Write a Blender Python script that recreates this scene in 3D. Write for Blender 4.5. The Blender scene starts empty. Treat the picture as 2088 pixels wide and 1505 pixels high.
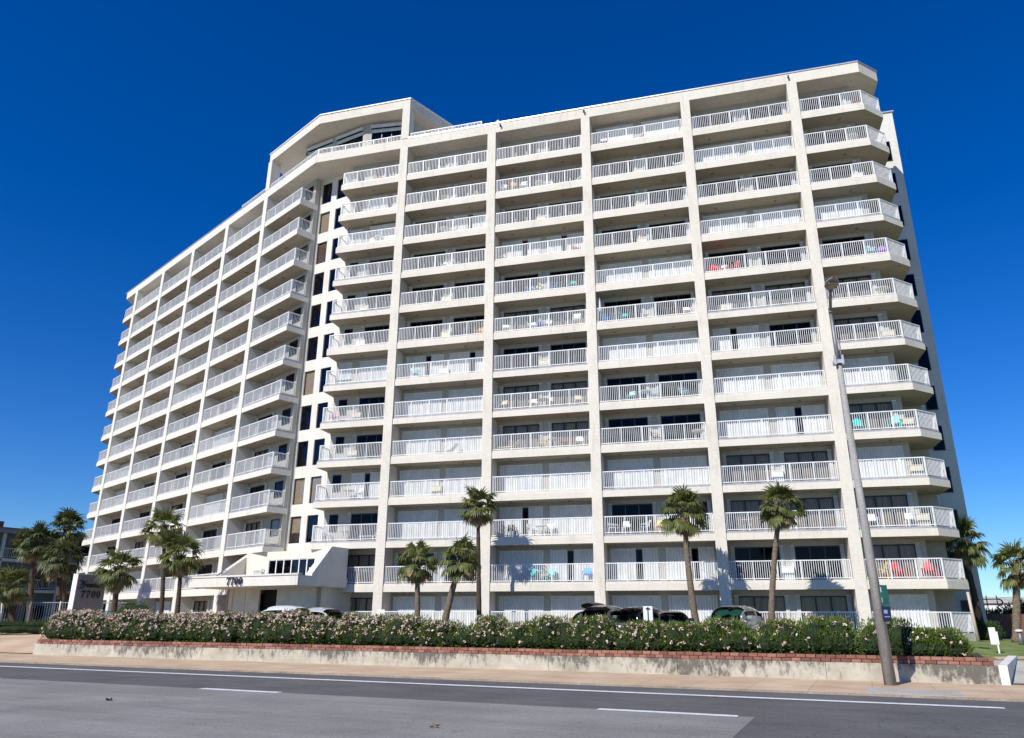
import bpy, bmesh, math, random
from mathutils import Vector, Matrix
random.seed(7)
S=bpy.context.scene; C=S.collection
# ---------------------------------------------------------------- helpers
def V(*a): return Vector(a)
class MB:
    def __init__(s): s.v=[]; s.f=[]; s.m=[]
    def add(s,vs,fs,mi=0):
        o=len(s.v); s.v+= [tuple(v) for v in vs]; s.f+=[tuple(i+o for i in f) for f in fs]; s.m+=[mi]*len(fs); return s
    def prism(s,poly,z0,z1,mi=0):
        n=len(poly); a=sum(poly[i][0]*poly[(i+1)%n][1]-poly[(i+1)%n][0]*poly[i][1] for i in range(n))
        if a<0: poly=poly[::-1]
        vs=[(p[0],p[1],z0) for p in poly]+[(p[0],p[1],z1) for p in poly]
        fs=[tuple(range(n-1,-1,-1)),tuple(range(n,2*n))]+[(i,(i+1)%n,n+(i+1)%n,n+i) for i in range(n)]
        return s.add(vs,fs,mi)
    def box(s,x0,x1,y0,y1,z0,z1,mi=0,F=None):
        F=F or (lambda a,b:(a,b))
        return s.prism([F(x0,y0),F(x1,y0),F(x1,y1),F(x0,y1)],z0,z1,mi)
    def hexa(s,b,t,mi=0):   # two quads of 3d points
        return s.add(list(b)+list(t),[(3,2,1,0),(4,5,6,7),(0,1,5,4),(1,2,6,5),(2,3,7,6),(3,0,4,7)],mi)
    def quad(s,a,b,c,d,mi=0): return s.add([a,b,c,d],[(0,1,2,3)],mi)
    def tube(s,pts,rs,n=10,mi=0,cap=True):
        pts=[Vector(p) for p in pts]
        if not hasattr(rs,'__len__'): rs=[rs]*len(pts)
        vs=[];prev=None
        for i,p in enumerate(pts):
            d=(pts[min(i+1,len(pts)-1)]-pts[max(i-1,0)]).normalized()
            if prev is None:
                r=d.orthogonal().normalized()
            else:
                r=(prev-d*prev.dot(d)).normalized()
            prev=r; q=d.cross(r)
            for k in range(n):
                a=2*math.pi*k/n; vs.append(p+rs[i]*(math.cos(a)*r+math.sin(a)*q))
        fs=[(i*n+k,i*n+(k+1)%n,(i+1)*n+(k+1)%n,(i+1)*n+k) for i in range(len(pts)-1) for k in range(n)]
        if cap: fs+=[tuple(range(n-1,-1,-1)),tuple(range((len(pts)-1)*n,len(pts)*n))]
        return s.add(vs,fs,mi)
    def grid(s,fn,nu,nv,mi=0):
        vs=[fn(i/nu,j/nv) for j in range(nv+1) for i in range(nu+1)]
        w=nu+1
        return s.add(vs,[(j*w+i,j*w+i+1,(j+1)*w+i+1,(j+1)*w+i) for j in range(nv) for i in range(nu)],mi)
    def build(s,name,mat,parent=None,smooth=False,bevel=0):
        me=bpy.data.meshes.new(name); me.from_pydata(s.v,[],s.f)
        for m in (mat if isinstance(mat,(list,tuple)) else [mat]): me.materials.append(m)
        if isinstance(mat,(list,tuple)): me.polygons.foreach_set('material_index',s.m)
        if smooth: me.polygons.foreach_set('use_smooth',[True]*len(me.polygons))
        me.validate(); me.update()
        o=bpy.data.objects.new(name,me); C.objects.link(o)
        if parent: o.parent=parent; o.matrix_parent_inverse=parent.matrix_world.inverted() if False else Matrix.Translation(-parent.location) if not any(parent.rotation_euler) else (Matrix.Translation(parent.location)@parent.rotation_euler.to_matrix().to_4x4()).inverted()
        if bevel:
            b=o.modifiers.new('b','BEVEL'); b.width=bevel; b.segments=2; b.limit_method='ANGLE'
        return o
def local(o):   # part whose mesh is written in the thing's own coordinates
    o.matrix_parent_inverse=Matrix(); return o
def tag(o,label=None,cat=None,group=None,kind=None):
    if label: o['label']=label
    if cat: o['category']=cat
    if group: o['group']=group
    if kind: o['kind']=kind
    return o
def thing(name,label,cat,loc=(0,0,0),rz=0,group=None,scale=1):
    o=bpy.data.objects.new(name,None); C.objects.link(o); o.location=loc; o.rotation_euler=(0,0,rz); o.empty_display_size=.3
    if scale!=1: o.scale=(scale,)*3
    return tag(o,label,cat,group)
def dup(root,loc,rz,label,group=None,mat=None,scale=1):
    r=root.copy(); C.objects.link(r); r.location=loc; r.rotation_euler=(0,0,rz); r.scale=(scale,)*3; r['label']=label
    if group: r['group']=group
    for ch in list(root.children):
        c=ch.copy(); C.objects.link(c); c.parent=r
        if mat:
            key=(ch.data.name,mat.name)
            if key not in MC:
                me=ch.data.copy(); me.materials[0]=mat; MC[key]=me
            c.data=MC[key]
        for g in ch.children:
            d=g.copy(); C.objects.link(d); d.parent=c
    return r
MC={}
# ---------------------------------------------------------------- materials
def nt(name):
    m=bpy.data.materials.new(name); m.use_nodes=True; t=m.node_tree; b=t.nodes['Principled BSDF']; return m,t,b
def N(t,ty,**k):
    n=t.nodes.new(ty)
    for a,v in k.items():
        if a in n.inputs: n.inputs[a].default_value=v
        else: setattr(n,a,v)
    return n
def ramp(t,src,stops):
    r=t.nodes.new('ShaderNodeValToRGB'); e=r.color_ramp.elements
    while len(e)<len(stops): e.new(.5)
    for x,(p,c) in zip(e,stops): x.position=p; x.color=(*c,1) if len(c)==3 else c
    t.links.new(src,r.inputs[0]); return r
def mixc(t,fac,a,b,bt='MIX'):
    n=t.nodes.new('ShaderNodeMix'); n.data_type='RGBA'; n.blend_type=bt
    for i,x in ((0,fac),(6,a),(7,b)):
        if hasattr(x,'links'): t.links.new(x,n.inputs[i])
        elif i==0: n.inputs[0].default_value=x
        else: n.inputs[i].default_value=(*x,1)
    return n.outputs[2]
def noisy(name,c1,c2,scale=3,rough=.85,bump=0,bscale=60,spec=.3,detail=6,stretch=None,lo=.35,hi=.65,metal=0,fine=0):
    m,t,b=nt(name)
    tc=N(t,'ShaderNodeTexCoord'); src=tc.outputs['Object']
    if stretch:
        mp=N(t,'ShaderNodeMapping'); mp.inputs['Scale'].default_value=stretch; t.links.new(src,mp.inputs[0]); src=mp.outputs[0]
    n=N(t,'ShaderNodeTexNoise',Scale=scale,Detail=detail); t.links.new(src,n.inputs['Vector'])
    r=ramp(t,n.outputs['Fac'],[(lo,c1),(hi,c2)]); out=r.outputs[0]
    if fine:
        n3=N(t,'ShaderNodeTexNoise',Scale=fine,Detail=2); t.links.new(tc.outputs['Object'],n3.inputs['Vector'])
        r3=ramp(t,n3.outputs['Fac'],[(.3,(.55,.55,.55)),(.7,(1.35,1.35,1.35))]); out=mixc(t,.5,out,r3.outputs[0],'MULTIPLY')
    t.links.new(out,b.inputs['Base Color'])
    b.inputs['Roughness'].default_value=rough; b.inputs['Specular IOR Level'].default_value=spec; b.inputs['Metallic'].default_value=metal
    if bump:
        n2=N(t,'ShaderNodeTexNoise',Scale=bscale,Detail=3); t.links.new(tc.outputs['Object'],n2.inputs['Vector'])
        bp=N(t,'ShaderNodeBump',Strength=bump,Distance=.02); t.links.new(n2.outputs['Fac'],bp.inputs['Height']); t.links.new(bp.outputs[0],b.inputs['Normal'])
    return m
def plain(name,c,rough=.5,metal=0,spec=.5,coat=0):
    return noisy(name,tuple(x*.93 for x in c),tuple(min(1,x*1.05) for x in c),scale=2.5,rough=rough,metal=metal,spec=spec) if not coat else coated(name,c,rough,metal,coat)
def coated(name,c,rough,metal,coat):
    m,t,b=nt(name); b.inputs['Base Color'].default_value=(*c,1); b.inputs['Roughness'].default_value=rough; b.inputs['Metallic'].default_value=metal
    b.inputs['Coat Weight'].default_value=coat; b.inputs['Coat Roughness'].default_value=.05; return m
M={}
def stucco(name,c):
    m,t,b=nt(name); tc=N(t,'ShaderNodeTexCoord'); o=tc.outputs['Object']
    n=N(t,'ShaderNodeTexNoise',Scale=.55,Detail=8,Roughness=.65); t.links.new(o,n.inputs['Vector'])
    r=ramp(t,n.outputs['Fac'],[(.3,tuple(x*.90 for x in c)),(.5,c),(.72,tuple(min(1,x*1.06) for x in c))])
    mp=N(t,'ShaderNodeMapping'); mp.inputs['Scale'].default_value=(2.2,2.2,.25); t.links.new(o,mp.inputs[0])
    n2=N(t,'ShaderNodeTexNoise',Scale=1.6,Detail=5); t.links.new(mp.outputs[0],n2.inputs['Vector'])
    r2=ramp(t,n2.outputs['Fac'],[(.33,(.86,.84,.80)),(.42,(1,1,1))])
    x=mixc(t,.6,r.outputs[0],r2.outputs[0],'MULTIPLY')
    n3=N(t,'ShaderNodeTexNoise',Scale=9,Detail=4); t.links.new(o,n3.inputs['Vector'])
    r3=ramp(t,n3.outputs['Fac'],[(.3,(.9,.9,.9)),(.7,(1.08,1.08,1.08))]); x=mixc(t,.7,x,r3.outputs[0],'MULTIPLY')
    t.links.new(x,b.inputs['Base Color']); b.inputs['Roughness'].default_value=.92; b.inputs['Specular IOR Level'].default_value=.2
    n4=N(t,'ShaderNodeTexNoise',Scale=45,Detail=2); t.links.new(o,n4.inputs['Vector'])
    bp=N(t,'ShaderNodeBump',Strength=.35,Distance=.02); t.links.new(n4.outputs['Fac'],bp.inputs['Height']); t.links.new(bp.outputs[0],b.inputs['Normal'])
    return m
M['stucco']=stucco('beige_stucco',(.66,.61,.52))
M['stucco_w']=stucco('sun_paled_stucco',(.66,.63,.56))  # paler copy of the beige, puts stronger sun into the colour
M['soffit']=stucco('soffit_paint',(.38,.335,.26))  # darkened so the underside's shade sits in the colour
M['wallb']=stucco('balcony_wall_paint',(.42,.405,.355))  # albedo lowered to deepen the shade of the recesses
M['white']=noisy('white_painted_metal',(.66,.66,.645),(.76,.76,.745),4,.45,spec=.4)
M['cap']=noisy('coping_metal',(.55,.52,.50),(.66,.63,.60),2,.35,metal=.6)
M['shutter']=noisy('white_shutter',(.56,.575,.56),(.66,.67,.655),1.5,.5,spec=.35)
M['frame']=plain('bronze_frame',(.018,.015,.017),.4)
M['fixture']=plain('brown_fixture',(.30,.20,.12),.6)
M['shade_lip']=noisy('shadow_grey_lip',(.28,.28,.29),(.38,.37,.38),3,.6)  # grey paints the shadow band of the recessed lip
def glass(name,tint,tr,rough=.04):
    m,t,b=nt(name); out=t.nodes['Material Output']
    tb=N(t,'ShaderNodeBsdfTransparent'); tb.inputs[0].default_value=(*[x*tr for x in tint],1)
    g=N(t,'ShaderNodeBsdfGlossy',Roughness=rough); g.inputs[0].default_value=(.95,.8,.7,1)
    fr=N(t,'ShaderNodeFresnel',IOR=1.5); mx=t.nodes.new('ShaderNodeMixShader')
    ad=N(t,'ShaderNodeMath',operation='MULTIPLY_ADD'); ad.inputs[1].default_value=.3; ad.inputs[2].default_value=.0
    t.links.new(fr.outputs[0],ad.inputs[0]); t.links.new(ad.outputs[0],mx.inputs[0]); t.links.new(tb.outputs[0],mx.inputs[1]); t.links.new(g.outputs[0],mx.inputs[2]); t.links.new(mx.outputs[0],out.inputs[0]); return m
M['glass']=glass('tinted_glass',(.75,.8,1),.55)
M['clear']=glass('clear_glass',(.95,.95,.95),.9)
M['cglass']=glass('car_glass',(.7,.85,.8),.38); M['cdark']=glass('privacy_glass',(.6,.65,.9),.08)
M['dark']=noisy('unlit_interior_black',(.008,.007,.009),(.03,.025,.03),.8,.9)  # near-black stands in for unlit rooms, doorway and car cabins
M['curtain']=noisy('beige_curtain',(.36,.32,.26),(.50,.45,.37),3,.9,stretch=(9,9,.3))
M['blind']=noisy('tan_blind',(.42,.33,.22),(.52,.42,.29),2,.8,stretch=(1,1,9))
M['blind2']=noisy('brown_blind',(.12,.07,.045),(.18,.11,.07),2,.8,stretch=(1,1,9))
# ---------------------------------------------------------------- frames of reference
W=7.5113; WL=7.5186; Z0=.6182; H=2.9
Q0=(-15.319,4.069); B=.49396; cu,su=math.cos(B),math.sin(B)
def FR(u,n): return (u,n)
def FL(u,n): return (Q0[0]+u*cu+n*su, Q0[1]-u*su+n*cu)
K=(-7.76,0); AX=(.9697,-.2443); BX=(.2443,.9697)
def FC(a,b): return (K[0]+a*AX[0]+b*BX[0],K[1]+a*AX[1]+b*BX[1])
def FRd(s,t): return (.98842*s+.15173*t,-.15173*s+.98842*t)   # road frame: s along the road, t across it
def zk(k): return Z0+k*H+(.202 if k==13 else 0)
PW=.67; D=1.36; GZ=.75
ORD=['ground','first','second','third','fourth','fifth','sixth','seventh','eighth','ninth','tenth','eleventh','twelfth','thirteenth']
# ================================================================ THE TOWER
tower=thing('condominium_tower','thirteen level cream stucco condominium tower with stacked white railed balconies, seen behind the hedge','apartment building',(10,6,GZ))
# --- core volumes (walls behind balconies, back)
b=MB(); zb,zt=.3,zk(13)
core_r=[(-5.0,D),(34.4,D),(34.4,6.6),(38.45,6.6),(38.45,15),(4.0,15),(-1.6,15)]
b.prism([(-4.9,D+.35),(34.2,D+.35),(34.2,8.7),(38.55,8.7),(38.25,15),(2,15)],zb,zt-.05)
# facade skins (thin walls with openings are drawn per bay below)
b.prism([(34.15,D+.302),(34.4,D+.302),(34.4,8.4),(34.15,8.4)],zb,zt)
b.prism([(34.402,4.002),(36.1,4.002),(36.1,4.2),(34.402,4.2)],zb,zt)  # screen wall added to shade the end wall
b.build('core_wall',M['wallb'],tower)
b=MB(); b.prism([FL(-33.0,D+.35),FL(6.5,D+.35),FC(-1.3,3.3),FC(1.3,3.3),(-4.9,D+.36),(2,15),(0,22),FL(-33,15)],zb,zt-.06)
b.prism([FL(-33.2,D),FL(-33,D),FL(-33,14),FL(-33.2,14)],zb,zt)
b.build('core_wall',M['wallb'],tower)
# rear wing wall at right end, sun catches only its top corner
b=MB(); b.prism([(34.4,8.4),(38.83,8.4),(38.83,15.1),(34.4,15.1)],.3,40.6); b.build('end_wall',M['stucco_w'],tower)
b=MB(); b.prism([(34.3,8.3),(38.93,8.3),(38.93,15.2),(34.3,15.2)],40.602,40.7); b.build('coping',M['cap'],tower)
for k in range(0,13):
    z=zk(k)+.75
    m=MB(); m.box(37.5,38.25,8.34,8.42,z,z+1.75); f=m.build('window',M['frame'],tower)
    m=MB(); m.box(37.56,38.19,8.32,8.338,z+.06,z+1.69); m.build('glass_pane',M['glass'],f)
# --- helper for walls with openings (u0,u1 range, openings list (a,b,z0,z1))
def wall_open(mb,F,u0,u1,n0,n1,z0,z1,ops):
    ops=sorted(ops); u=u0
    for a,b_,za,zb_ in ops:
        if a>u: mb.box(u,a,n0,n1,z0,z1,0,F)
        if za>z0: mb.box(a,b_,n0,n1,z0,za,0,F)
        if zb_<z1: mb.box(a,b_,n0,n1,zb_,z1,0,F)
        u=b_
    if u<u1: mb.box(u,u1,n0,n1,z0,z1,0,F)
def corr(mb,F,u0,u1,n,z0,z1,pitch=.17,amp=.07):
    k=max(2,int(round((u1-u0)/pitch))*2); xs=[u0+(u1-u0)*i/k for i in range(k+1)]
    vs=[]; 
    for i,x in enumerate(xs):
        p=F(x,n-(amp if i%2 else 0)); vs+=[(p[0],p[1],z0),(p[0],p[1],z1)]
    mb.add(vs,[(2*i,2*i+2,2*i+3,2*i+1) for i in range(k)])
    a=F(u0,n+.01);c=F(u1,n+.01)
    mb.box(u0,u1,n+.01,n+.04,z0,z1,0,F); mb.box(u0,u1,n-amp-.02,n+.04,z1,z1+.07,0,F); mb.box(u0,u1,n-amp-.01,n+.04,z0-.04,z0,0,F)
def roller(mb,F,u0,u1,n,z0,z1):
    k=int((z1-z0)/.09); 
    for i in range(k): mb.box(u0,u1,n-.02-(.012 if i%2 else 0),n+.03,z0+i*(z1-z0)/k,z0+(i+1)*(z1-z0)/k,0,F)
    mb.box(u0-.03,u1+.03,n-.2,n+.03,z1,z1+.2,0,F)
MODE='part'; 
stuff={}
def mbs(key):
    if key not in stuff: stuff[key]=MB()
    return stuff[key]
def opening(F,u0,u1,k,st,rng,individual=True,door=True):
    z0=zk(k)+.55; zd=z0+(.02 if door else .75); z1=z0+2.03
    n=D
    def put(key,mb,mat,parent,child=None):
        if individual: return mb.build(key,mat,parent)
        o=mbs(key+'|'+mat.name); off=len(o.v); o.v+=mb.v; o.f+=[tuple(i+off for i in f) for f in mb.f]; o.m+=mb.m; return None
    if st in 's':
        m=MB(); corr(m,F,u0-.22,u1+.22,n-.03,zd,z1); return put('storm_shutter',m,M['shutter'],tower)
    if st=='r':
        m=MB(); roller(m,F,u0-.1,u1+.1,n-.02,zd,z1-.05); return put('roller_shutter',m,M['shutter'],tower)
    if st in 'pq':
        g=.42; c=u0+(u1-u0)*(.62 if st=='p' else .45)
        m=MB(); corr(m,F,u0-.22,c-g/2,n-.03,zd,z1); put('storm_shutter',m,M['shutter'],tower)
        m=MB(); corr(m,F,c+g/2,u1+.22,n-.03,zd,z1); put('storm_shutter',m,M['shutter'],tower)
        u0,u1=c-g/2,c+g/2
    # glazed door / window : frame, glass, curtain or near-black sheet for the unlit room
    m=MB(); fr=.07; nm='sliding_door' if door else 'window'
    cnt=max(1,int(round((u1-u0)/.92)))
    m.box(u0,u1,n-.02,n+.06,z1-fr,z1,0,F); m.box(u0,u1,n-.02,n+.06,zd,zd+fr,0,F)
    for i in range(cnt+1):
        x=u0+(u1-u0)*i/cnt; a=max(u0,x-fr*.6); c=min(u1,x+fr*.6); m.box(a,c,n-.021,n+.061,zd,z1,0,F)
    fo=put(nm,m,M['frame'],tower)
    m=MB(); m.box(u0+.03,u1-.03,n+.015,n+.025,zd+.03,z1-.03,0,F)
    gm=M['clear'] if st=='c' else M['glass']
    if individual: m.build('glass_pane',gm,fo)
    else: put('glass_pane',m,gm,tower)
    m=MB(); mat=M['dark']
    if st=='c': 
        kk=int((u1-u0)/.13); vs=[]
        for i in range(kk+1):
            p=F(u0+(u1-u0)*i/kk,n+.13+(.05 if i%2 else 0)); vs+=[(p[0],p[1],zd),(p[0],p[1],z1)]
        m.add(vs,[(2*i,2*i+2,2*i+3,2*i+1) for i in range(kk)]); mat=M['curtain']
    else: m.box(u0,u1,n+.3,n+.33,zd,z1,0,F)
    if individual: m.build('curtain' if st=='c' else 'unlit_room_sheet',mat,fo)
    else: put('curtain' if st=='c' else 'unlit_room_sheet',m,mat,tower)
    if st in 'oc' and door:
        for aa,ee in ((u0-.25,u0-.02),(u1+.02,u1+.25)):
            m=MB(); corr(m,F,aa,ee,n-.05,zd,z1,.08,.07)
            if individual: m.build('shutter_stack',M['shutter'],fo)
            else: put('shutter_stack',m,M['shutter'],tower)
def rail(mb,F,pts,z,posts_every=1.36,sides=None):
    # pts: polyline in frame coords; z = slab underside
    zb_,zt_=z+.66,z+1.62
    for (u0,n0),(u1,n1) in zip(pts[:-1],pts[1:]):
        L=math.hypot(u1-u0,n1-n0); du,dn=(u1-u0)/L,(n1-n0)/L; px,pn=-dn,du
        def seg(a,b_,w,za,zb2):
            P=[(u0+du*a+px*w,n0+dn*a+pn*w),(u0+du*b_+px*w,n0+dn*b_+pn*w),(u0+du*b_-px*w,n0+dn*b_-pn*w),(u0+du*a-px*w,n0+dn*a-pn*w)]
            mb.prism([F(*q) for q in P],za,zb2)
        seg(0,L,.035,zt_,zt_+.06); seg(.02,L-.02,.02,zb_-.05,zb_)
        ns=max(1,int(round(L/posts_every)))
        for i in range(ns+1):
            x=min(max(L*i/ns,.03),L-.03); seg(x-.028,x+.028,.03,z+.5,zt_)
        npk=max(2,int(round(L/.125)))
        for i in range(1,npk):
            x=L*i/npk; seg(x-.0145,x+.0145,.013,zb_,zt_)
def slab(F,poly_front,back,k,ind,shade_lip):  # fascia box, recessed lip, underside coloured darker for shade
    """poly_front: polyline of the front edge; back: the two closing points"""
    z=zk(k)
    poly=poly_front+back
    m=MB() if ind else mbs('balcony')
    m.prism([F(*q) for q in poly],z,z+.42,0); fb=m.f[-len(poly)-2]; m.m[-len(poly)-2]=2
    cx=sum(q[0] for q in poly)/len(poly)
    ins=.03 if not shade_lip else .07
    def inset(q):
        u,n=q
        return (u, max(n,0)+ins) if n<.2 else ((u-ins if u>cx else u+ins), n)
    poly2=[inset(q) for q in poly_front]+back
    m.prism([F(*q) for q in poly2],z+.42,z+.55,1 if shade_lip else 0)
    return m
COLN={'H':'left of the crown pillar','B0':'first bay right of the crown pillar','B1':'second bay right of the crown pillar','B2':'third bay right of the crown pillar','B3':'fourth bay right of the crown pillar','C':'right corner'}
# right wing door states: column -> {level: states}
ST={'H':{12:'o',11:'p',10:'r',9:'o',8:'o',7:'o',6:'s',5:'o',4:'o',3:'q',2:'o',1:'c',0:'c'},
'B0':{12:'oo',11:'oo',10:'oq',9:'oo',8:'oo',7:'oo',6:'pp',5:'ss',4:'ss',3:'ss',2:'ss',1:'oo',0:'ss'},
'B1':{12:'oo',11:'oo',10:'oo',9:'pq',8:'oo',7:'cc',6:'oo',5:'cc',4:'cc',3:'ss',2:'ps',1:'sq',0:'ss'},
'B2':{12:'rr',11:'oo',10:'oo',9:'oo',8:'ss',7:'oo',6:'ss',5:'oo',4:'oo',3:'ss',2:'oo',1:'pp',0:'ss'},
'B3':{12:'oo',11:'ss',10:'oo',9:'ss',8:'oo',7:'cc',6:'qo',5:'ss',4:'sq',3:'cc',2:'cc',1:'oo',0:'cc'},
'C':{12:'o',11:'o',10:'o',9:'s',8:'o',7:'c',6:'c',5:'s',4:'c',3:'s',2:'c',1:'c',0:'s'}}
LIP={'H':[9,8,6,5,4,3,2],'B0':[5,2],'B1':[6,5],'B2':[3,2],'B3':[7,4,3,2],'C':[9,6,5,4,3,2]}
colx={'H':(-5.15,0),'C':(4*W+PW,34.85)}
for i in range(4): colx['B%d'%i]=(i*W+PW,(i+1)*W)
ops={'H':[(-2.75,-.35)],'C':[(.45+4*W+PW,3.1+4*W+PW)]}
for i in range(4): ops['B%d'%i]=[(i*W+PW+.42,i*W+PW+3.05),(i*W+PW+3.95,i*W+PW+6.5)]
wallmb=MB(); lights=MB(); nlight=0
for k in range(0,13):
    zf=zk(k)+.55; zc=zk(k+1) if k<12 else zk(13)
    for c in ('H','B0','B1','B2','B3','C'):
        u0,u1=colx[c]; dr=k in LIP[c]
        # openings
        sts=ST[c][k]; opl=[]
        for (a,e),s_ in zip(ops[c],sts):
            opening(FR,a,e,k,s_,random)
            opl.append((a,e,zf,zf+2.03))
        if c=='H' :
            opening(FR,-4.5,-3.8,k,'o' if s_ not in 'sr' else 's',random,True,False); opl.append((-4.5,-3.8,zf+.75,zf+2.03))
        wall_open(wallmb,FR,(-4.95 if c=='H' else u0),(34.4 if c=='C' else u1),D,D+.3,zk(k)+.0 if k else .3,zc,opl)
        # slab + rail
        if c=='C': front=[(u0,0),(34.85,0),(36.28,1.4)]; back=[(36.28,4.0),(34.4,4.0),(34.4,D),(u0,D)]; rl=[(u0+.03,.12),(34.8,.12),(36.16,1.45),(36.16,3.9)]  # corner slab made deeper to shade the end wall
        elif c=='H': front=[(u0,0),(u1,0)]; back=[(u1,D),(-5.0,D+.15),(u0,1.75)]; rl=[(u0+.1,1.55),(u0+.1,.12),(u1-.03,.12)]
        else: front=[(u0,0),(u1,0)]; back=[(u1,D),(u0,D)]; rl=[(u0+.03,.12),(u1-.03,.12)]
        if k==0: 
            m=MB(); m.prism([FR(*q) for q in front+back],.3,zf); par=m.build('patio_slab',[M['stucco'],M['shade_lip']],tower)
        else: par=slab(FR,front,back,k,True,dr).build('balcony',[M['stucco'],M['shade_lip'],M['soffit']],tower)
        m=MB(); rail(m,FR,rl,zk(k)); m.build('railing',M['white'],par)
        if k>0:
            for x in ([u0+1.2,u0+5.2] if c[0]=='B' else [u0+2.6]):
                nlight+=1; m=MB(); m.tube([(x,.75,zk(k)-.06),(x,.75,zk(k)-.001)],.10,12); m.build('ceiling_light',M['fixture'],par)
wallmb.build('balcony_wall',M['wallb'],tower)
# --- left wing
lcols=[('LH',PW,6.62)]+[('L%d'%i,-(i+1)*WL+PW,-i*WL) for i in range(4)]+[('LE',-4*WL-2.94,-4*WL)]
wl=MB(); NI=0
for k in range(0,13):
    zf=zk(k)+.55; zc=zk(k+1) if k<12 else zk(13)
    for c,u0,u1 in lcols:
        ind=(k>0 and c in('LH',) ) or (k>=3 and c=='L0')   # the largest ones as parts, the rest as one
        if c=='LH': oo=[(1.1,3.5,True),(4.95,6.2,False)]
        elif c=='LE': oo=[(u0+.5,u0+2.4,True)]
        else: oo=[(u0+.42,u0+3.05,True),(u0+3.95,u0+6.5,True)]
        opl=[]
        for a,e,dd in oo:
            st='s' if (c[1] in '0123' and random.random()<.18) else ('c' if random.random()<.25 else 'o')
            opening(FL,a,e,k,st,random,False,dd)
            opl.append((a,e,zf+(0 if dd else .75),zf+2.03))
        wall_open(wl,FL,(u0-.0),(6.6 if c=='LH' else u1),D,D+.3,zk(k) if k else .3,zc,opl)
        if c=='LH': front=[(u0,0),(6.62,0)]; back=[(6.62,1.65),(6.6,D+.2),(6.5,D),(u0,D)]; rl=[(u0+.03,.12),(6.5,.12),(6.5,1.5)]
        elif c=='LE': front=[(u0-1.35,1.4),(u0,0),(u1,0)]; back=[(u1,D),(u0-1.35,D+.01)]; rl=[(u0-1.2,1.42),(u0+.05,.12),(u1-.03,.12)]
        else: front=[(u0,0),(u1,0)]; back=[(u1,D),(u0,D)]; rl=[(u0+.03,.12),(u1-.03,.12)]
        if k==0:
            m=mbs('patio_slab'); m.prism([FL(*q) for q in front+back],.3,zf); m=mbs('patio_railing'); rail(m,FL,rl,zk(k))
        elif ind:
            NI+=1; par=slab(FL,front,back,k,True,c=='LH' and k<10).build('balcony',[M['stucco_w'],M['shade_lip'],M['soffit']],tower)
            m=MB(); rail(m,FL,rl,zk(k)); m.build('railing',M['white'],par)
        else:
            slab(FL,front,back,k,False,False); rail(mbs('railing'),FL,rl,zk(k))
        if k>0:
            p=FL((u0+u1)/2,.75); mbs('ceiling_light').tube([(p[0],p[1],zk(k)-.07),(p[0],p[1],zk(k)-.001)],.13,10)
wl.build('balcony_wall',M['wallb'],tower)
so=None
for key,mb in stuff.items():
    nm,_,mt=key.partition('|')
    mat={'balcony':[M['stucco_w'],M['shade_lip'],M['soffit']],'railing':M['white'],'patio_slab':M['stucco_w'],'patio_railing':M['white'],'ceiling_light':M['fixture']}.get(nm)
    if mt: mat=bpy.data.materials[mt]
    o=mb.build(nm,mat,tower); o['kind']='stuff'
# --- pillars / party walls
for i in range(5):
    top=zk(13) if i else 42.5
    m=MB(); m.box(i*W,i*W+PW,-.06,D,.3,zk(13),0,FR)
    if i==0: m.box(0,PW,-.06,.85,39.42,42.46,0,FR)
    m.build('pillar',M['stucco'],tower)
for i in range(5):
    m=MB(); m.box(-i*WL,-i*WL+PW,-.06,D,.3,zk(13),0,FL)
    if i==0: m.box(0,PW,-.06,.85,39.42,42.46,0,FL)
    m.build('pillar',M['stucco_w'],tower)
# --- roof beams
zb13=zk(13); zt13=39.36
m=MB(); m.prism([(-7.76,-.05),(34.9,-.05),(36.34,1.38),(36.34,4.0),(34.4,4.0),(34.4,8.3),(34.4,15),(2,15),(-7.0,3)],zb13,zt13)
m.build('roof_beam',M['stucco'],tower)
m=MB(); m.prism([(PW,-.1),(34.92,-.1),(36.4,1.36),(36.4,4.06),(36.2,4.06),(36.2,1.45),(34.84,.1),(PW,.1)],zt13+.002,zt13+.09)
m.prism([FL(-33.5,-.1),FL(0,-.1),FL(0,.1),FL(-33.4,.1)],zt13+.002,zt13+.09); m.build('coping',M['cap'],tower)
m=MB(); m.prism([FL(-4*WL-2.94-1.4,1.4),FL(-4*WL-2.94,-.05),FL(8.585,-.05),FC(0,3),(2,15),(0,22),FL(-34.3,14)],zb13,zt13-.004)
m.build('roof_beam',M['stucco_w'],tower)
# terrace rails on roof beside the crown
m=MB(); rail(m,FR,[(PW+.05,.15),(6.95,.15)],zt13-1.07); m.build('terrace_railing',M['white'],tower)
m=MB(); rail(m,FL,[(-4.9,.15),(-.05,.15)],zt13-1.07); m.build('terrace_railing',M['white'],tower)
m=MB(); q=FL(8.5,.15); rail(m,lambda u,n:(u,n),[FL(PW+.03,.15),(K[0]+.04,.16),(-.03,.15)],zt13-1.07); m.build('terrace_railing',M['white'],tower)
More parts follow.
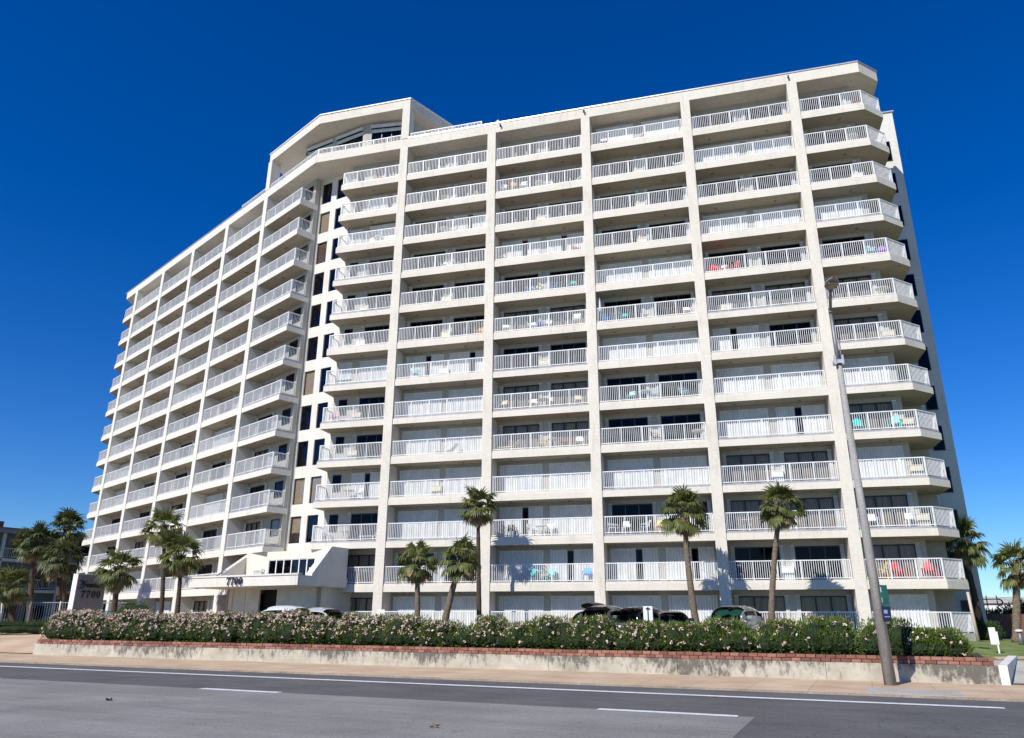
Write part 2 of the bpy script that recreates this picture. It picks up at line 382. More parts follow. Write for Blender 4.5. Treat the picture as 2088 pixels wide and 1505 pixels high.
# --- crown
cr=[FC(8.17,2.0),FC(9.24,6.97),FC(-9.24,6.97),FC(-8.17,2.0),FC(0,-.05)]
m=MB(); m.prism(cr,42.45,43.28); m.build('crown_roof',M['stucco'],tower)
m=MB(); m.prism([FC(8.25,1.96),FC(9.32,7.05),FC(-9.32,7.05),FC(-8.25,1.96),FC(0,-.12)],43.282,43.38); m.build('crown_glare_coping',M['white'],tower)  # white stands in for sun glare along the crown edge
m=MB(); pz0,pz1=zt13,42.449
ph=[(1.4,6.5),(.5,1.55),(-3.6,1.55),FC(3.4,2.0)]
def facet(mb,A,Bp,ops_,mat=0):
    L=math.hypot(Bp[0]-A[0],Bp[1]-A[1]); d=((Bp[0]-A[0])/L,(Bp[1]-A[1])/L)
    F=lambda u,n:(A[0]+d[0]*u-d[1]*n,A[1]+d[1]*u+d[0]*n)
    wall_open(mb,F,0,L,0,.25,pz0,pz1,[(a,e,pz0+.1,pz1-.35) for a,e in ops_])
    for a,e in ops_:
        f=MB(); cnt=3; 
        for i in range(cnt+1):
            x=a+(e-a)*i/cnt; f.box(x-.03,x+.03,.06,.14,pz0+.1,pz1-.35,0,F)
        fo=f.build('window',M['frame'],tower)
        g=MB(); g.box(a,e,.1,.11,pz0+.1,pz1-.35,0,F); g.build('glass_pane',M['glass'],fo)
        g=MB(); g.box(a,e,.2,.22,pz0+.1,pz1-.35,0,F); g.build('unlit_room_sheet',M['dark'],fo)
        r=MB(); r.box(a-.08,e+.08,-.22,.0,pz1-.62,pz1-.3,0,F); roller(r,F,a,e,.02,pz1-.95,pz1-.62); r.build('roller_shutter',M['shutter'],tower)
A1=FC(3.5,2.0)
facet(m,A1,(.3,1.5),[(.55,3.2)])
facet(m,FC(-3.5,2.0),A1,[(.35,3.3),(3.75,6.7)])
m.prism([(.3,1.5),(.05,1.5),(1.2,6),(1.45,6)],pz0,pz1)
m.prism([FC(-3.5,2),FC(-3.25,2),FC(-3.25,6.5),FC(-3.5,6.5)],pz0,pz1)
m.build('penthouse_wall',M['wallb'],tower)
# --- central recess wall with two columns of windows
CW=2.42
BL={12:('dark','dark'),11:('blind','dark'),10:('blind2','dark'),9:('dark','dark'),8:('dark','dark'),7:('dark','dark'),6:('blind','dark'),5:('dark','dark'),4:('dark','dark'),3:('blind','blind'),2:('half','dark')}
cwm=MB(); zlast=5.9
for k in range(2,13):
    z0=zk(k)+.72; z1=zk(k)+2.72
    wall_open(cwm,FC,-1.65,1.65,CW,CW+.3,zlast,zk(k+1) if k<12 else zb13,[(-1.39,-.28,z0,z1),(.33,1.42,z0,z1)]); zlast=zk(k+1)
    for (a,e),bl in zip(((-1.39,-.28),(.33,1.42)),BL[k]):
        f=MB(); 
        for x0,x1,za,zc in ((a,e,z0,z0+.06),(a,e,z1-.06,z1),(a,a+.05,z0,z1),(e-.05,e,z0,z1)): f.box(x0,x1,CW+.1,CW+.16,za,zc,0,FC)
        fo=f.build('window',M['frame'],tower)
        g=MB(); g.box(a+.04,e-.04,CW+.12,CW+.13,z0+.04,z1-.04,0,FC); g.build('glass_pane',M['glass' if bl=='dark' else 'clear'],fo)
        g=MB(); 
        if bl=='dark': g.box(a,e,CW+.27,CW+.29,z0,z1,0,FC); g.build('unlit_room_sheet',M['dark'],fo)
        elif bl=='half':
            g.box(a,e,CW+.2,CW+.215,z0+.8,z1,0,FC); g.build('blind',M['blind'],fo); g=MB(); g.box(a,e,CW+.27,CW+.29,z0,z1,0,FC); g.build('unlit_room_sheet',M['dark'],fo)
        else: g.box(a,e,CW+.165,CW+.18,z0,z1,0,FC); g.build('blind',M[bl],fo)
cwm.box(-1.68,-1.43,CW-.05,CW-.002,5.9,zb13,0,FC)
cwm.prism([FC(1.65,CW),FC(1.65,CW+.3),(-4.9,D+.3),(-4.9,D)],.3,zb13)
cwm.prism([FC(-1.65,CW),FC(-1.65,CW+.3),FL(6.55,D+.3),FL(6.55,D)],.3,zb13)
cwm.build('stair_wall',M['stucco_w'],tower)
# --- entrance: canopy, raked walls, lobby
can=thing('entrance_canopy','white entrance canopy fascia with dark numerals 7700 over the lobby doors','canopy',(*FC(.2,-3.2),GZ)) if False else None
ca0,ca1,cb=-5.05,5.65,-3.3
m=MB(); m.box(ca0,ca1,cb,CW-1.1,3.8,4.42,0,FC); can=m.build('entrance_canopy',M['stucco_w'],tower); can['label']='white entrance canopy with dark numerals 7700'
m=MB(); m.box(ca0-.06,ca1+.06,cb-.06,cb+.3,4.422,4.53,0,FC); m.build('canopy_edge',M['stucco_w'],can)
def raked(a0,a1,prof):
    m=MB(); n=len(prof); vs=[]
    for a in (a0,a1):
        for b_,z in prof: q=FC(a,b_); vs.append((q[0],q[1],z))
    m.add(vs,[tuple(range(n)),tuple(range(2*n-1,n-1,-1))]+[(i,n+i,n+(i+1)%n,(i+1)%n) for i in range(n)]); return m
raked(-4.35,-3.95,[(-1.6,4.53),(1.3,6.41),(1.6,6.41),(1.6,4.44),(-1.6,4.425)]).build('raked_wall',M['stucco'],tower)
raked(5.12,5.66,[(-2.1,4.54),(-.44,6.41),(1.2,6.41),(1.2,3.795),(-2.1,3.795)]).build('raked_wall',M['stucco_w'],tower)
m=MB(); m.box(-3.95,4.0,CW-.75,CW-.45,4.43,5.9,0,FC) if False else None
m=MB(); wall_open(m,FC,-3.95,5.11,.9,1.15,4.43,6.41,[(-1.6,2.9,4.62,5.85)]); m.build('lobby_upper_wall',M['stucco'],tower)
m=MB(); m.box(-3.95,4.0,.9,CW,6.412,6.43,0,FC); m.build('lobby_roof',M['stucco'],tower)
f=MB()
for i in range(7):
    x=-1.6+4.5*i/6; f.box(x-.04,x+.04,.93,1.02,4.62,5.85,0,FC)
f.box(-1.6,2.9,.935,1.01,5.8,5.85,0,FC); fo=f.build('window',M['white'],tower)
g=MB(); g.box(-1.6,2.9,.97,.98,4.63,5.8,0,FC); g.build('glass_pane',M['glass'],fo)
g=MB(); g.box(-1.6,2.9,1.1,1.13,4.62,5.85,0,FC); g.build('unlit_room_sheet',M['dark'],fo)
# lobby front wall (below canopy) with white panels and dark doorway
lb=-.55
m=MB(); wall_open(m,FC,-3.9,4.9,lb,lb+.25,.5,3.799,[(-3.3,4.3,.8,3.7)]); m.box(4.65,4.9,lb,3,.5,3.799,0,FC); m.box(-3.9,-3.65,lb,3,.5,3.799,0,FC); m.build('lobby_wall',M['stucco'],tower)
pp_=noisy('pale_panel',(.55,.56,.50),(.66,.66,.60),1.5,.6)
for a,e in ((-3.3,-2.1),(-2.06,-.75),(1.1,4.25)):
    m=MB(); m.box(a,e,lb+.08,lb+.14,.8,3.7,0,FC); m.build('lobby_panel',pp_,tower)
m=MB(); m.box(-.75,1.1,lb+.6,lb+.65,.8,3.7,0,FC); dd=m.build('lobby_doorway',M['dark'],tower)
for a in (-.75,1.04): m=MB(); m.box(a,a+.06,lb+.05,lb+.2,.8,3.7,0,FC); m.build('door_frame',M['white'],dd)
# 7700 numerals: heavy serif figures
def numerals_each(origin,ux,h,depth,nrm,parent,loc=False,gap=.08):
    o=Vector(origin); st=h*.62+gap
    for i,ch in enumerate('7700'):
        mb=MB(); numerals(mb,o+Vector(ux)*st*i,ux,h,depth,nrm,txt=ch); x=mb.build('numeral',M['letter'],parent)
        if loc: local(x)
def numerals(mb,origin,ux,h,depth,nrm,up=(0,0,1),gap=.08,txt='7700'):
    ux=Vector(ux);up=Vector(up);o=Vector(origin);nr=Vector(nrm)
    def P(x,y,d): return o+ux*x+up*y+nr*d
    def ext(poly):
        n=len(poly); vs=[P(x,y,0) for x,y in poly]+[P(x,y,depth) for x,y in poly]
        mb.add(vs,[tuple(range(n-1,-1,-1)),tuple(range(n,2*n))]+[(i,(i+1)%n,n+(i+1)%n,n+i) for i in range(n)])
    x=0
    for ch in txt:
        w=h*.62
        if ch=='7':
            ext([(x,h*.72),(x+w*.08,h*.72),(x+w*.2,h*.84),(x+w,h*.84),(x+w,h),(x+w*.02,h)])
            ext([(x+w*.22,0),(x+w*.52,0),(x+w*.62,h*.38),(x+w,h*.86),(x+w*.8,h*.86),(x+w*.36,h*.42)])
        else:
            n=20
            for i in range(n):
                a0,a1=2*math.pi*i/n,2*math.pi*(i+1)/n
                def E(a,k): 
                    rx=w*(.5 if k else .2); ry=h*(.5 if k else .42); return (x+w*.5+rx*math.sin(a),h*.5+ry*math.cos(a))
                ext([E(a0,0),E(a1,0),E(a1,1),E(a0,1)])
        x+=w+gap
    return x
M['letter']=plain('dark_letter',(.025,.022,.035),.5)
p=FC(-.75,cb-.065); numerals_each((p[0],p[1],3.88),(AX[0],AX[1],0),.5,.05,(-BX[0],-BX[1],0),can)
m=MB(); q=[FC(ca1+.003,cb+.12),FC(ca1+.02,cb+.12),FC(ca1+.02,cb+.95),FC(ca1+.003,cb+.95)]; m.prism(q,4.0,4.32); m.build('notice_plate',M['shutter'],can)
# blue wrap at foot of one left pillar
m=MB(); m.box(-3*WL-.04,-3*WL+PW+.04,-.1,.4,.7,2.5,0,FL); m.build('blue_pillar_wrap',plain('blue_wrap',(.05,.25,.6),.6),tower)
# small globe lamps / cameras on roof edge
for x in (15.3,8.6,30.2):
    m=MB(); m.tube([(x,-.2,38.9),(x,-.2,39.1)],.07,8); m.tube([(x,-.2,39.1),(x,-.02,39.1)],.04,6); m.build('flood_lamp',M['frame'],tower)
for q in ((7.3,.6),):
    m=MB(); m.tube([(q[0]+.9,.5,39.4),(q[0]+.9,.5,39.8)],.03,6); m.tube([(q[0]+.9,.5,39.8),(q[0]+.9,.5,39.95),(q[0]+.9,.5,40.05)],[.16,.16,.08],10); m.build('roof_vent',M['white'],tower)

# ================================================================ GROUND
def asph(name,c,c2):
    m=noisy(name,c,c2,.5,.92,bump=.3,bscale=45,fine=26,spec=.12); t=m.node_tree; b=t.nodes['Principled BSDF']
    src=b.inputs['Base Color'].links[0].from_socket; tc=N(t,'ShaderNodeTexCoord')
    mp=N(t,'ShaderNodeMapping'); mp.inputs['Rotation'].default_value=(0,0,.1523); mp2=N(t,'ShaderNodeMapping'); mp2.inputs['Scale'].default_value=(.09,1.3,1)
    t.links.new(tc.outputs['Object'],mp.inputs[0]); t.links.new(mp.outputs[0],mp2.inputs[0])
    n=N(t,'ShaderNodeTexNoise',Scale=1.0,Detail=6,Roughness=.7); t.links.new(mp2.outputs[0],n.inputs['Vector']); r=ramp(t,n.outputs['Fac'],[(.3,(.84,.84,.85)),(.7,(1.12,1.12,1.1))])
    x=mixc(t,1,src,r.outputs[0],'MULTIPLY')
    v=N(t,'ShaderNodeTexVoronoi',Scale=.33); v.feature='DISTANCE_TO_EDGE'; n2=N(t,'ShaderNodeTexNoise',Scale=1.6,Detail=5); t.links.new(mp.outputs[0],n2.inputs['Vector'])
    ad=N(t,'ShaderNodeVectorMath',operation='MULTIPLY_ADD'); ad.inputs[1].default_value=(.9,.9,.9); t.links.new(n2.outputs['Color'],ad.inputs[0]); t.links.new(mp.outputs[0],ad.inputs[2]); t.links.new(ad.outputs[0],v.inputs['Vector'])
    rc=ramp(t,v.outputs['Distance'],[(.0,(.55,.55,.55)),(.006,(1,1,1))]); n3=N(t,'ShaderNodeTexNoise',Scale=.12,Detail=2); t.links.new(mp.outputs[0],n3.inputs['Vector']); rm=ramp(t,n3.outputs['Fac'],[(.5,(0,0,0)),(.56,(.8,.8,.8))])
    x=mixc(t,rm.outputs[0],x,mixc(t,1,x,rc.outputs[0],'MULTIPLY'))
    n4=N(t,'ShaderNodeTexNoise',Scale=2.2,Detail=4); t.links.new(mp.outputs[0],n4.inputs['Vector']); r4=ramp(t,n4.outputs['Fac'],[(.26,(.72,.72,.72)),(.34,(1,1,1))]); x=mixc(t,.7,x,r4.outputs[0],'MULTIPLY')
    t.links.new(x,b.inputs['Base Color']); return m
M['new']=asph('dark_asphalt',(.108,.106,.104),(.138,.135,.132)); M['old']=asph('worn_asphalt',(.22,.21,.198),(.27,.26,.246))
M['mark']=noisy('road_paint',(.6,.6,.58),(.8,.8,.78),6,.7)
CAMS=30.1; CT=-44.3
T_CURB=-22.46; T_WH=-24.4; T_SEAM=-28.42
def strip(name,s0,s1,t0,t1,z0,z1,mat,kind='structure',nseg=1):
    m=MB(); a=FRd(s0,t0);b_=FRd(s1,t0);c=FRd(s1,t1);d=FRd(s0,t1)
    m.quad((*a,z0),(*b_,z0),(*c,z1),(*d,z1)); return tag(m.build(name,mat),None,None,None,kind)
road=strip('road',-600,600,-70,T_CURB,-.05,-.05,M['new'])
m=MB(); 
pl=[FRd(-600,-70),FRd(28.3,-70),FRd(28.02,-33),FRd(27.96,T_SEAM),FRd(-600,T_SEAM)]
m.add([(p[0],p[1],-.046) for p in pl],[tuple(range(5))]); tag(m.build('old_road_surface',M['old']),kind='structure')
m=MB()
def mk(s0,s1,t,w=.27):
    m.quad((*FRd(s0,t-w/2),-.042),(*FRd(s1,t-w/2),-.042),(*FRd(s1,t+w/2),-.042),(*FRd(s0,t+w/2),-.042))
mk(-600,32.5,T_WH,.30); mk(14.2,16.75,T_SEAM); mk(24.9,27.65,T_SEAM-.02)
for i in range(1,12): mk(14.2-10.7*i,16.75-10.7*i,T_SEAM)
mk(35.6,38.2,T_SEAM); mk(46,600,T_WH,.3)
tag(m.build('road_markings',M['mark']),kind='structure')
# sidewalk with kerb
def sidewalk_mat():
    m,t,b=nt('tan_paving'); tc=N(t,'ShaderNodeTexCoord'); mp=N(t,'ShaderNodeMapping'); mp.inputs['Rotation'].default_value=(0,0,.1523); t.links.new(tc.outputs['Object'],mp.inputs[0])
    n=N(t,'ShaderNodeTexNoise',Scale=.7,Detail=7); t.links.new(mp.outputs[0],n.inputs['Vector'])
    r=ramp(t,n.outputs['Fac'],[(.32,(.47,.33,.205)),(.55,(.56,.41,.265)),(.7,(.62,.48,.33))])
    br=N(t,'ShaderNodeTexBrick',Scale=1); br.offset=0; br.inputs['Brick Width'].default_value=1.5; br.inputs['Row Height'].default_value=1.6; br.inputs['Mortar Size'].default_value=.012
    br.inputs['Color1'].default_value=(1,1,1,1); br.inputs['Color2'].default_value=(.93,.93,.93,1); br.inputs['Mortar'].default_value=(.6,.57,.55,1); t.links.new(mp.outputs[0],br.inputs['Vector'])
    x=mixc(t,.8,r.outputs[0],br.outputs['Color'],'MULTIPLY'); 
    n3=N(t,'ShaderNodeTexNoise',Scale=25,Detail=3); t.links.new(mp.outputs[0],n3.inputs['Vector']); r3=ramp(t,n3.outputs['Fac'],[(.3,(.8,.8,.8)),(.7,(1.15,1.15,1.15))])
    x=mixc(t,.6,x,r3.outputs[0],'MULTIPLY'); t.links.new(x,b.inputs['Base Color']); b.inputs['Roughness'].default_value=.9; return m
M['walk']=sidewalk_mat()
m=MB(); m.prism([FRd(-600,T_CURB),FRd(600,T_CURB),FRd(600,-17.3),FRd(-600,-17.3)],-.3,0); tag(m.build('sidewalk',M['walk']),kind='structure')
M['conc']=noisy('concrete',(.36,.34,.29),(.46,.44,.38),1.2,.9,fine=20)
m=MB(); m.prism([FRd(-600,T_CURB-.14),FRd(600,T_CURB-.14),FRd(600,T_CURB-.004),FRd(-600,T_CURB-.004)],-.2,-.004); tag(m.build('kerb',noisy('kerb_concrete',(.25,.20,.15),(.36,.30,.23),1.5,.9,fine=20)),kind='structure')
m=MB(); m.prism([FRd(29.8,T_CURB+.02),FRd(32.0,T_CURB+.02),FRd(32.0,-20.6),FRd(29.9,-20.6)],-.02,.006); tag(m.build('pole_pad',M['conc']),kind='structure')
WS0,WS1,WT=-7.95,33.35,-17.65
# ramps left and right of the planter
def zt_(t): 
    P=[(-17.6,.0),(-13.5,.5),(-6,.75),(900,.75)]
    for (a,za),(b_,zb2) in zip(P[:-1],P[1:]):
        if t<=b_: return za+(zb2-za)*max(0,(t-a))/(b_-a)
def ramp_strip(name,s0,s1,ts,mat,dz=0):
    m=MB(); 
    for a,b_ in zip(ts[:-1],ts[1:]):
        m.quad((*FRd(s0,a),zt_(a)+dz),(*FRd(s1,a),zt_(a)+dz),(*FRd(s1,b_),zt_(b_)+dz),(*FRd(s0,b_),zt_(b_)+dz))
    return tag(m.build(name,mat),kind='structure')
M['grass']=noisy('lawn_grass',(.10,.145,.028),(.22,.26,.075),1.5,.95,bump=.6,bscale=30,fine=30)
M['lot']=noisy('parking_asphalt',(.10,.10,.10),(.15,.15,.145),.6,.9,fine=20)
m=MB(); m.quad((-1500,-200,-.32),(1500,-200,-.32),(1500,1500,-.32),(-1500,1500,-.32)); tag(m.build('ground',M['conc']),kind='structure')
ramp_strip('left_driveway',-70,WS0+.02,[-17.35,-16.5,-15,-13.5,-10,-6,2],M['walk'],.003)
ramp_strip('lawn',31.6,140,[-13.3,-10,-6,60],M['grass'],.01)
ramp_strip('right_driveway',WS1-.05,140,[-17.35,-15,-13.5,-13.1],M['conc'],.002)
m=MB(); pts=[(33.9,-13.4),(36,-12.2),(40,-11.6),(50,-11.4)]; 
for (s0,t0),(s1,t1) in zip(pts[:-1],pts[1:]): m.quad((*FRd(s0,t0),zt_(t0)+.02),(*FRd(s1,t1),zt_(t1)+.02),(*FRd(s1,t1+1.2),zt_(t1+1.2)+.02),(*FRd(s0,t0+1.2),zt_(t0+1.2)+.02))
tag(m.build('path',M['walk']),kind='structure')
strip('parking_lot',WS0,31.6,-14.4,6,GZ,GZ,M['lot'])
strip('backland',-400,400,6,700,GZ-.01,GZ-.01,noisy('dry_ground',(.22,.19,.13),(.30,.26,.18),.3,.95))
M['soil']=noisy('planter_soil',(.03,.02,.013),(.07,.05,.03),3,.95)
strip('planting_bed',WS0+.1,WS1-.1,-17.3,-14.3,.58,.74,M['soil'])
# retaining wall (stained concrete)
def stained():
    m,t,b=nt('stained_concrete'); tc=N(t,'ShaderNodeTexCoord'); o=tc.outputs['Object']
    n=N(t,'ShaderNodeTexNoise',Scale=1.1,Detail=8,Roughness=.7); t.links.new(o,n.inputs['Vector'])
    r=ramp(t,n.outputs['Fac'],[(.3,(.32,.29,.22)),(.5,(.43,.395,.315)),(.7,(.52,.48,.395))])
    mp=N(t,'ShaderNodeMapping'); mp.inputs['Scale'].default_value=(4.2,4.2,2.0); t.links.new(o,mp.inputs[0])
    n2=N(t,'ShaderNodeTexNoise',Scale=1.3,Detail=8,Roughness=.75); t.links.new(mp.outputs[0],n2.inputs['Vector'])
    n5=N(t,'ShaderNodeTexNoise',Scale=.30,Detail=2); t.links.new(o,n5.inputs['Vector'])
    sx=N(t,'ShaderNodeSeparateXYZ'); t.links.new(o,sx.inputs[0])
    zz=N(t,'ShaderNodeMapRange'); zz.inputs[1].default_value=0; zz.inputs[2].default_value=.5; zz.inputs[3].default_value=-.09; zz.inputs[4].default_value=.06; t.links.new(sx.outputs[2],zz.inputs[0])
    a=N(t,'ShaderNodeMath',operation='ADD'); t.links.new(n2.outputs['Fac'],a.inputs[0]); t.links.new(zz.outputs[0],a.inputs[1])
    c2=N(t,'ShaderNodeMath',operation='MULTIPLY_ADD'); t.links.new(n5.outputs['Fac'],c2.inputs[0]); c2.inputs[1].default_value=.75; c2.inputs[2].default_value=-.36
    d=N(t,'ShaderNodeMath',operation='ADD'); t.links.new(a.outputs[0],d.inputs[0]); t.links.new(c2.outputs[0],d.inputs[1])
    r2=ramp(t,d.outputs[0],[(.47,(0,0,0)),(.54,(.30,.30,.30)),(.64,(1,1,1))])
    ml=N(t,'ShaderNodeMath',operation='MULTIPLY'); t.links.new(r2.outputs[0],ml.inputs[0]); ml.inputs[1].default_value=.8
    x=mixc(t,ml.outputs[0],r.outputs[0],(.055,.05,.04)); t.links.new(x,b.inputs['Base Color']); b.inputs['Roughness'].default_value=.95
    return m
M['stain']=stained()
rw=thing('retaining_wall','low stained concrete retaining wall running along the pavement below the brick edging','wall',(*FRd(12,WT),0))
nj=9
for i in range(nj):
    a=WS0+(WS1-WS0)*i/nj; e=WS0+(WS1-WS0)*(i+1)/nj-.012
    m=MB(); m.box(a,e,WT,WT+.25,-.1,.5,0,FRd); m.build('wall_panel',M['stain'],rw)
m=MB(); A=FRd(WS1,WT);A2=FRd(WS1,WT+.25)
p=[FRd(WS1,WT),FRd(WS1+.22,WT-.02),FRd(WS1+1.15,WT+4.6),FRd(WS1+.9,WT+4.6)]
m.hexa([(*q,-.1) for q in p],[(*p[0],.52),(*p[1],.52),(*p[2],.64),(*p[3],.64)]); m.build('wing_wall',noisy('white_concrete',(.6,.58,.52),(.72,.70,.64),2,.9),rw)
# brick edging: two staggered courses
m=MB(); rb=random.Random(3)
for c in range(2):
    s=WS0+.05-(.14 if c else 0); 
    while s<WS1-.1:
        L=.29; j=rb.uniform(-.02,.02); z=.505+c*.105
        a=max(s,WS0+.02); e=min(s+L,WS1-.05)
        if e-a>.05:
            lean=rb.uniform(-.006,.006)
            m.box(a,e-.018,WT+.08+j,WT+.33+j,z+lean,z+.097+lean,rb.randrange(3),FRd)
        s+=L
M['brk']=[noisy('brick_red_%s'%w,c,tuple(x*1.25 for x in c),5,.9,fine=30) for w,c in (('warm',(.23,.10,.07)),('pale',(.28,.135,.097)),('dark',(.17,.072,.053)))]
tag(m.build('brick_edging',M['brk'],bevel=.008),'two courses of red edging bricks laid on top of the low concrete wall','brick edging')

# ================================================================ PLANTS
def leafmat(name,c1,c2,tr=.25,scale=2.5):
    m,t,b=nt(name); tc=N(t,'ShaderNodeTexCoord'); n=N(t,'ShaderNodeTexNoise',Scale=scale,Detail=5); t.links.new(tc.outputs['Object'],n.inputs['Vector'])
    n2=N(t,'ShaderNodeTexNoise',Scale=scale*9,Detail=2); t.links.new(tc.outputs['Object'],n2.inputs['Vector'])
    r=ramp(t,n.outputs['Fac'],[(.35,c1),(.65,c2)]); r2=ramp(t,n2.outputs['Fac'],[(.3,(.6,.6,.6)),(.7,(1.4,1.4,1.4))]); x=mixc(t,.8,r.outputs[0],r2.outputs[0],'MULTIPLY')
    t.links.new(x,b.inputs['Base Color']); b.inputs['Roughness'].default_value=.5; b.inputs['Specular IOR Level'].default_value=.35
    tl=N(t,'ShaderNodeBsdfTranslucent'); t.links.new(x,tl.inputs[0]); mx=t.nodes.new('ShaderNodeMixShader'); mx.inputs[0].default_value=tr
    t.links.new(b.outputs[0],mx.inputs[1]); t.links.new(tl.outputs[0],mx.inputs[2]); t.links.new(mx.outputs[0],t.nodes['Material Output'].inputs[0]); return m
M['leaf']=leafmat('oleander_leaf',(.055,.10,.012),(.15,.21,.028))
M['leaf2']=leafmat('clipped_leaf',(.035,.075,.012),(.085,.14,.025))
M['palm']=leafmat('palm_leaf',(.065,.085,.02),(.19,.20,.058),.3,1.2)
M['palmd']=leafmat('dry_palm_leaf',(.24,.17,.08),(.45,.35,.19),.2,1.5)
M['palmdark']=leafmat('dark_palm_leaf',(.035,.05,.015),(.11,.125,.04),.2,1.2)
M['trunk']=noisy('palm_trunk',(.10,.075,.05),(.22,.17,.12),6,.95,bump=.8,bscale=14,stretch=(1,1,3))
M['trunkd']=noisy('dark_palm_trunk',(.045,.03,.022),(.10,.07,.05),6,.95,bump=.8,bscale=14,stretch=(1,1,3))
M['pink']=noisy('pink_blossom',(.50,.30,.265),(.78,.60,.53),5,.7,lo=.4,hi=.6)
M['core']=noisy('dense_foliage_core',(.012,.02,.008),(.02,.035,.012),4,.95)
def leaf(mb,p,d,L,w,rg,mi=0):
    d=d.normalized(); s=d.cross(Vector((rg.uniform(-1,1),rg.uniform(-1,1),rg.uniform(-1,1))))
    if s.length<1e-3: return
    s.normalize(); n=s.cross(d)
    a=p;b_=p+d*L*.5+s*w*.5+n*L*.08; c=p+d*L; e=p+d*L*.5-s*w*.5+n*L*.08
    mb.add([a,b_,c,e],[(0,1,2,3)],mi)
def ellip(mb,c,r,nu=12,nv=7,mi=0):
    def fn(u,v):
        a=2*math.pi*u; t=math.pi*(v-.5); k=1+.12*math.sin(3*a+c[0]*5)*math.cos(t)
        return (c[0]+r[0]*k*math.cos(a)*math.cos(t),c[1]+r[1]*k*math.sin(a)*math.cos(t),c[2]+r[2]*math.sin(t))
    mb.grid(fn,nu,nv,mi)
def bush(name,label,cx,cy,z0,z1,rx,ry,nleaf,nflow,seed,cat='shrub',group=None,flower='pink',lm='leaf',leafL=.13,topflow=.5,rot=-.1523):
    rg=random.Random(seed); root=thing(name,label,cat,(cx,cy,z0),rot,group)
    f=MB(); h=z1-z0
    lobes=[(rg.uniform(-.55,.55)*rx,rg.uniform(-.5,.5)*ry,h*rg.uniform(.35,.68),rg.uniform(.38,.6)*rx,rg.uniform(.4,.6)*ry) for _ in range(9)]
    lobes+= [(x*rx,y*ry,h*.32,.5*rx,.5*ry) for x in(-.5,0,.5) for y in (-.45,.3)]
    shell=[]
    for (x,y,z,a,b_) in lobes:
        c=h-z if z>h*.33 else h*.36
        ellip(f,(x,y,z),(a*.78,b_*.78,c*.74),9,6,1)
        k=int(nleaf/len(lobes))
        for _ in range(k):
            v=Vector((rg.gauss(0,1),rg.gauss(0,1),rg.gauss(0,1))).normalized(); rr=rg.uniform(.78,1.04)
            p=Vector((x+v.x*a*rr,y+v.y*b_*rr,z+v.z*c*rr))
            if p.z<.02: p.z=rg.uniform(.02,.2)
            dd=(v+Vector((0,0,.55))+Vector((rg.uniform(-.8,.8),)*3)*.5+Vector((rg.uniform(-.6,.6),rg.uniform(-.6,.6),rg.uniform(-.4,.6)))).normalized()
            leaf(f,p,dd,leafL*rg.uniform(.7,1.4),leafL*.26,rg)
            if v.y<.5: shell.append((p,v))
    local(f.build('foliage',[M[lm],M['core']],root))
    if nflow:
        g=MB(); cand=[q for q in shell]
        for _ in range(nflow):
            # favour the top
            best=None
            for _t in range(6):
                q=rg.choice(cand)
                if rg.random()<(max(0,q[0].z)/h)**(2.4 if topflow<.2 else 1.6)+.02: best=q; break
            if not best: continue
            p,v=best; p=p+v*.04
            for _p in range(rg.randint(3,7)):
                o=Vector((rg.uniform(-.05,.05),rg.uniform(-.05,.05),rg.uniform(-.04,.05))); r=rg.uniform(.018,.034)
                nrm=(v+Vector((rg.uniform(-.7,.7),rg.uniform(-.9,.3),rg.uniform(-.2,.9)))).normalized(); s=nrm.orthogonal().normalized(); t_=nrm.cross(s)
                cpt=p+o; ang=rg.uniform(0,6)
                g.add([cpt+nrm*.012]+[cpt+r*(math.cos(ang+i*1.2566)*s+math.sin(ang+i*1.2566)*t_) for i in range(5)],[(0,i+1,(i+1)%5+1) for i in range(5)])
        local(g.build('blossoms',M[flower],root))
    return root
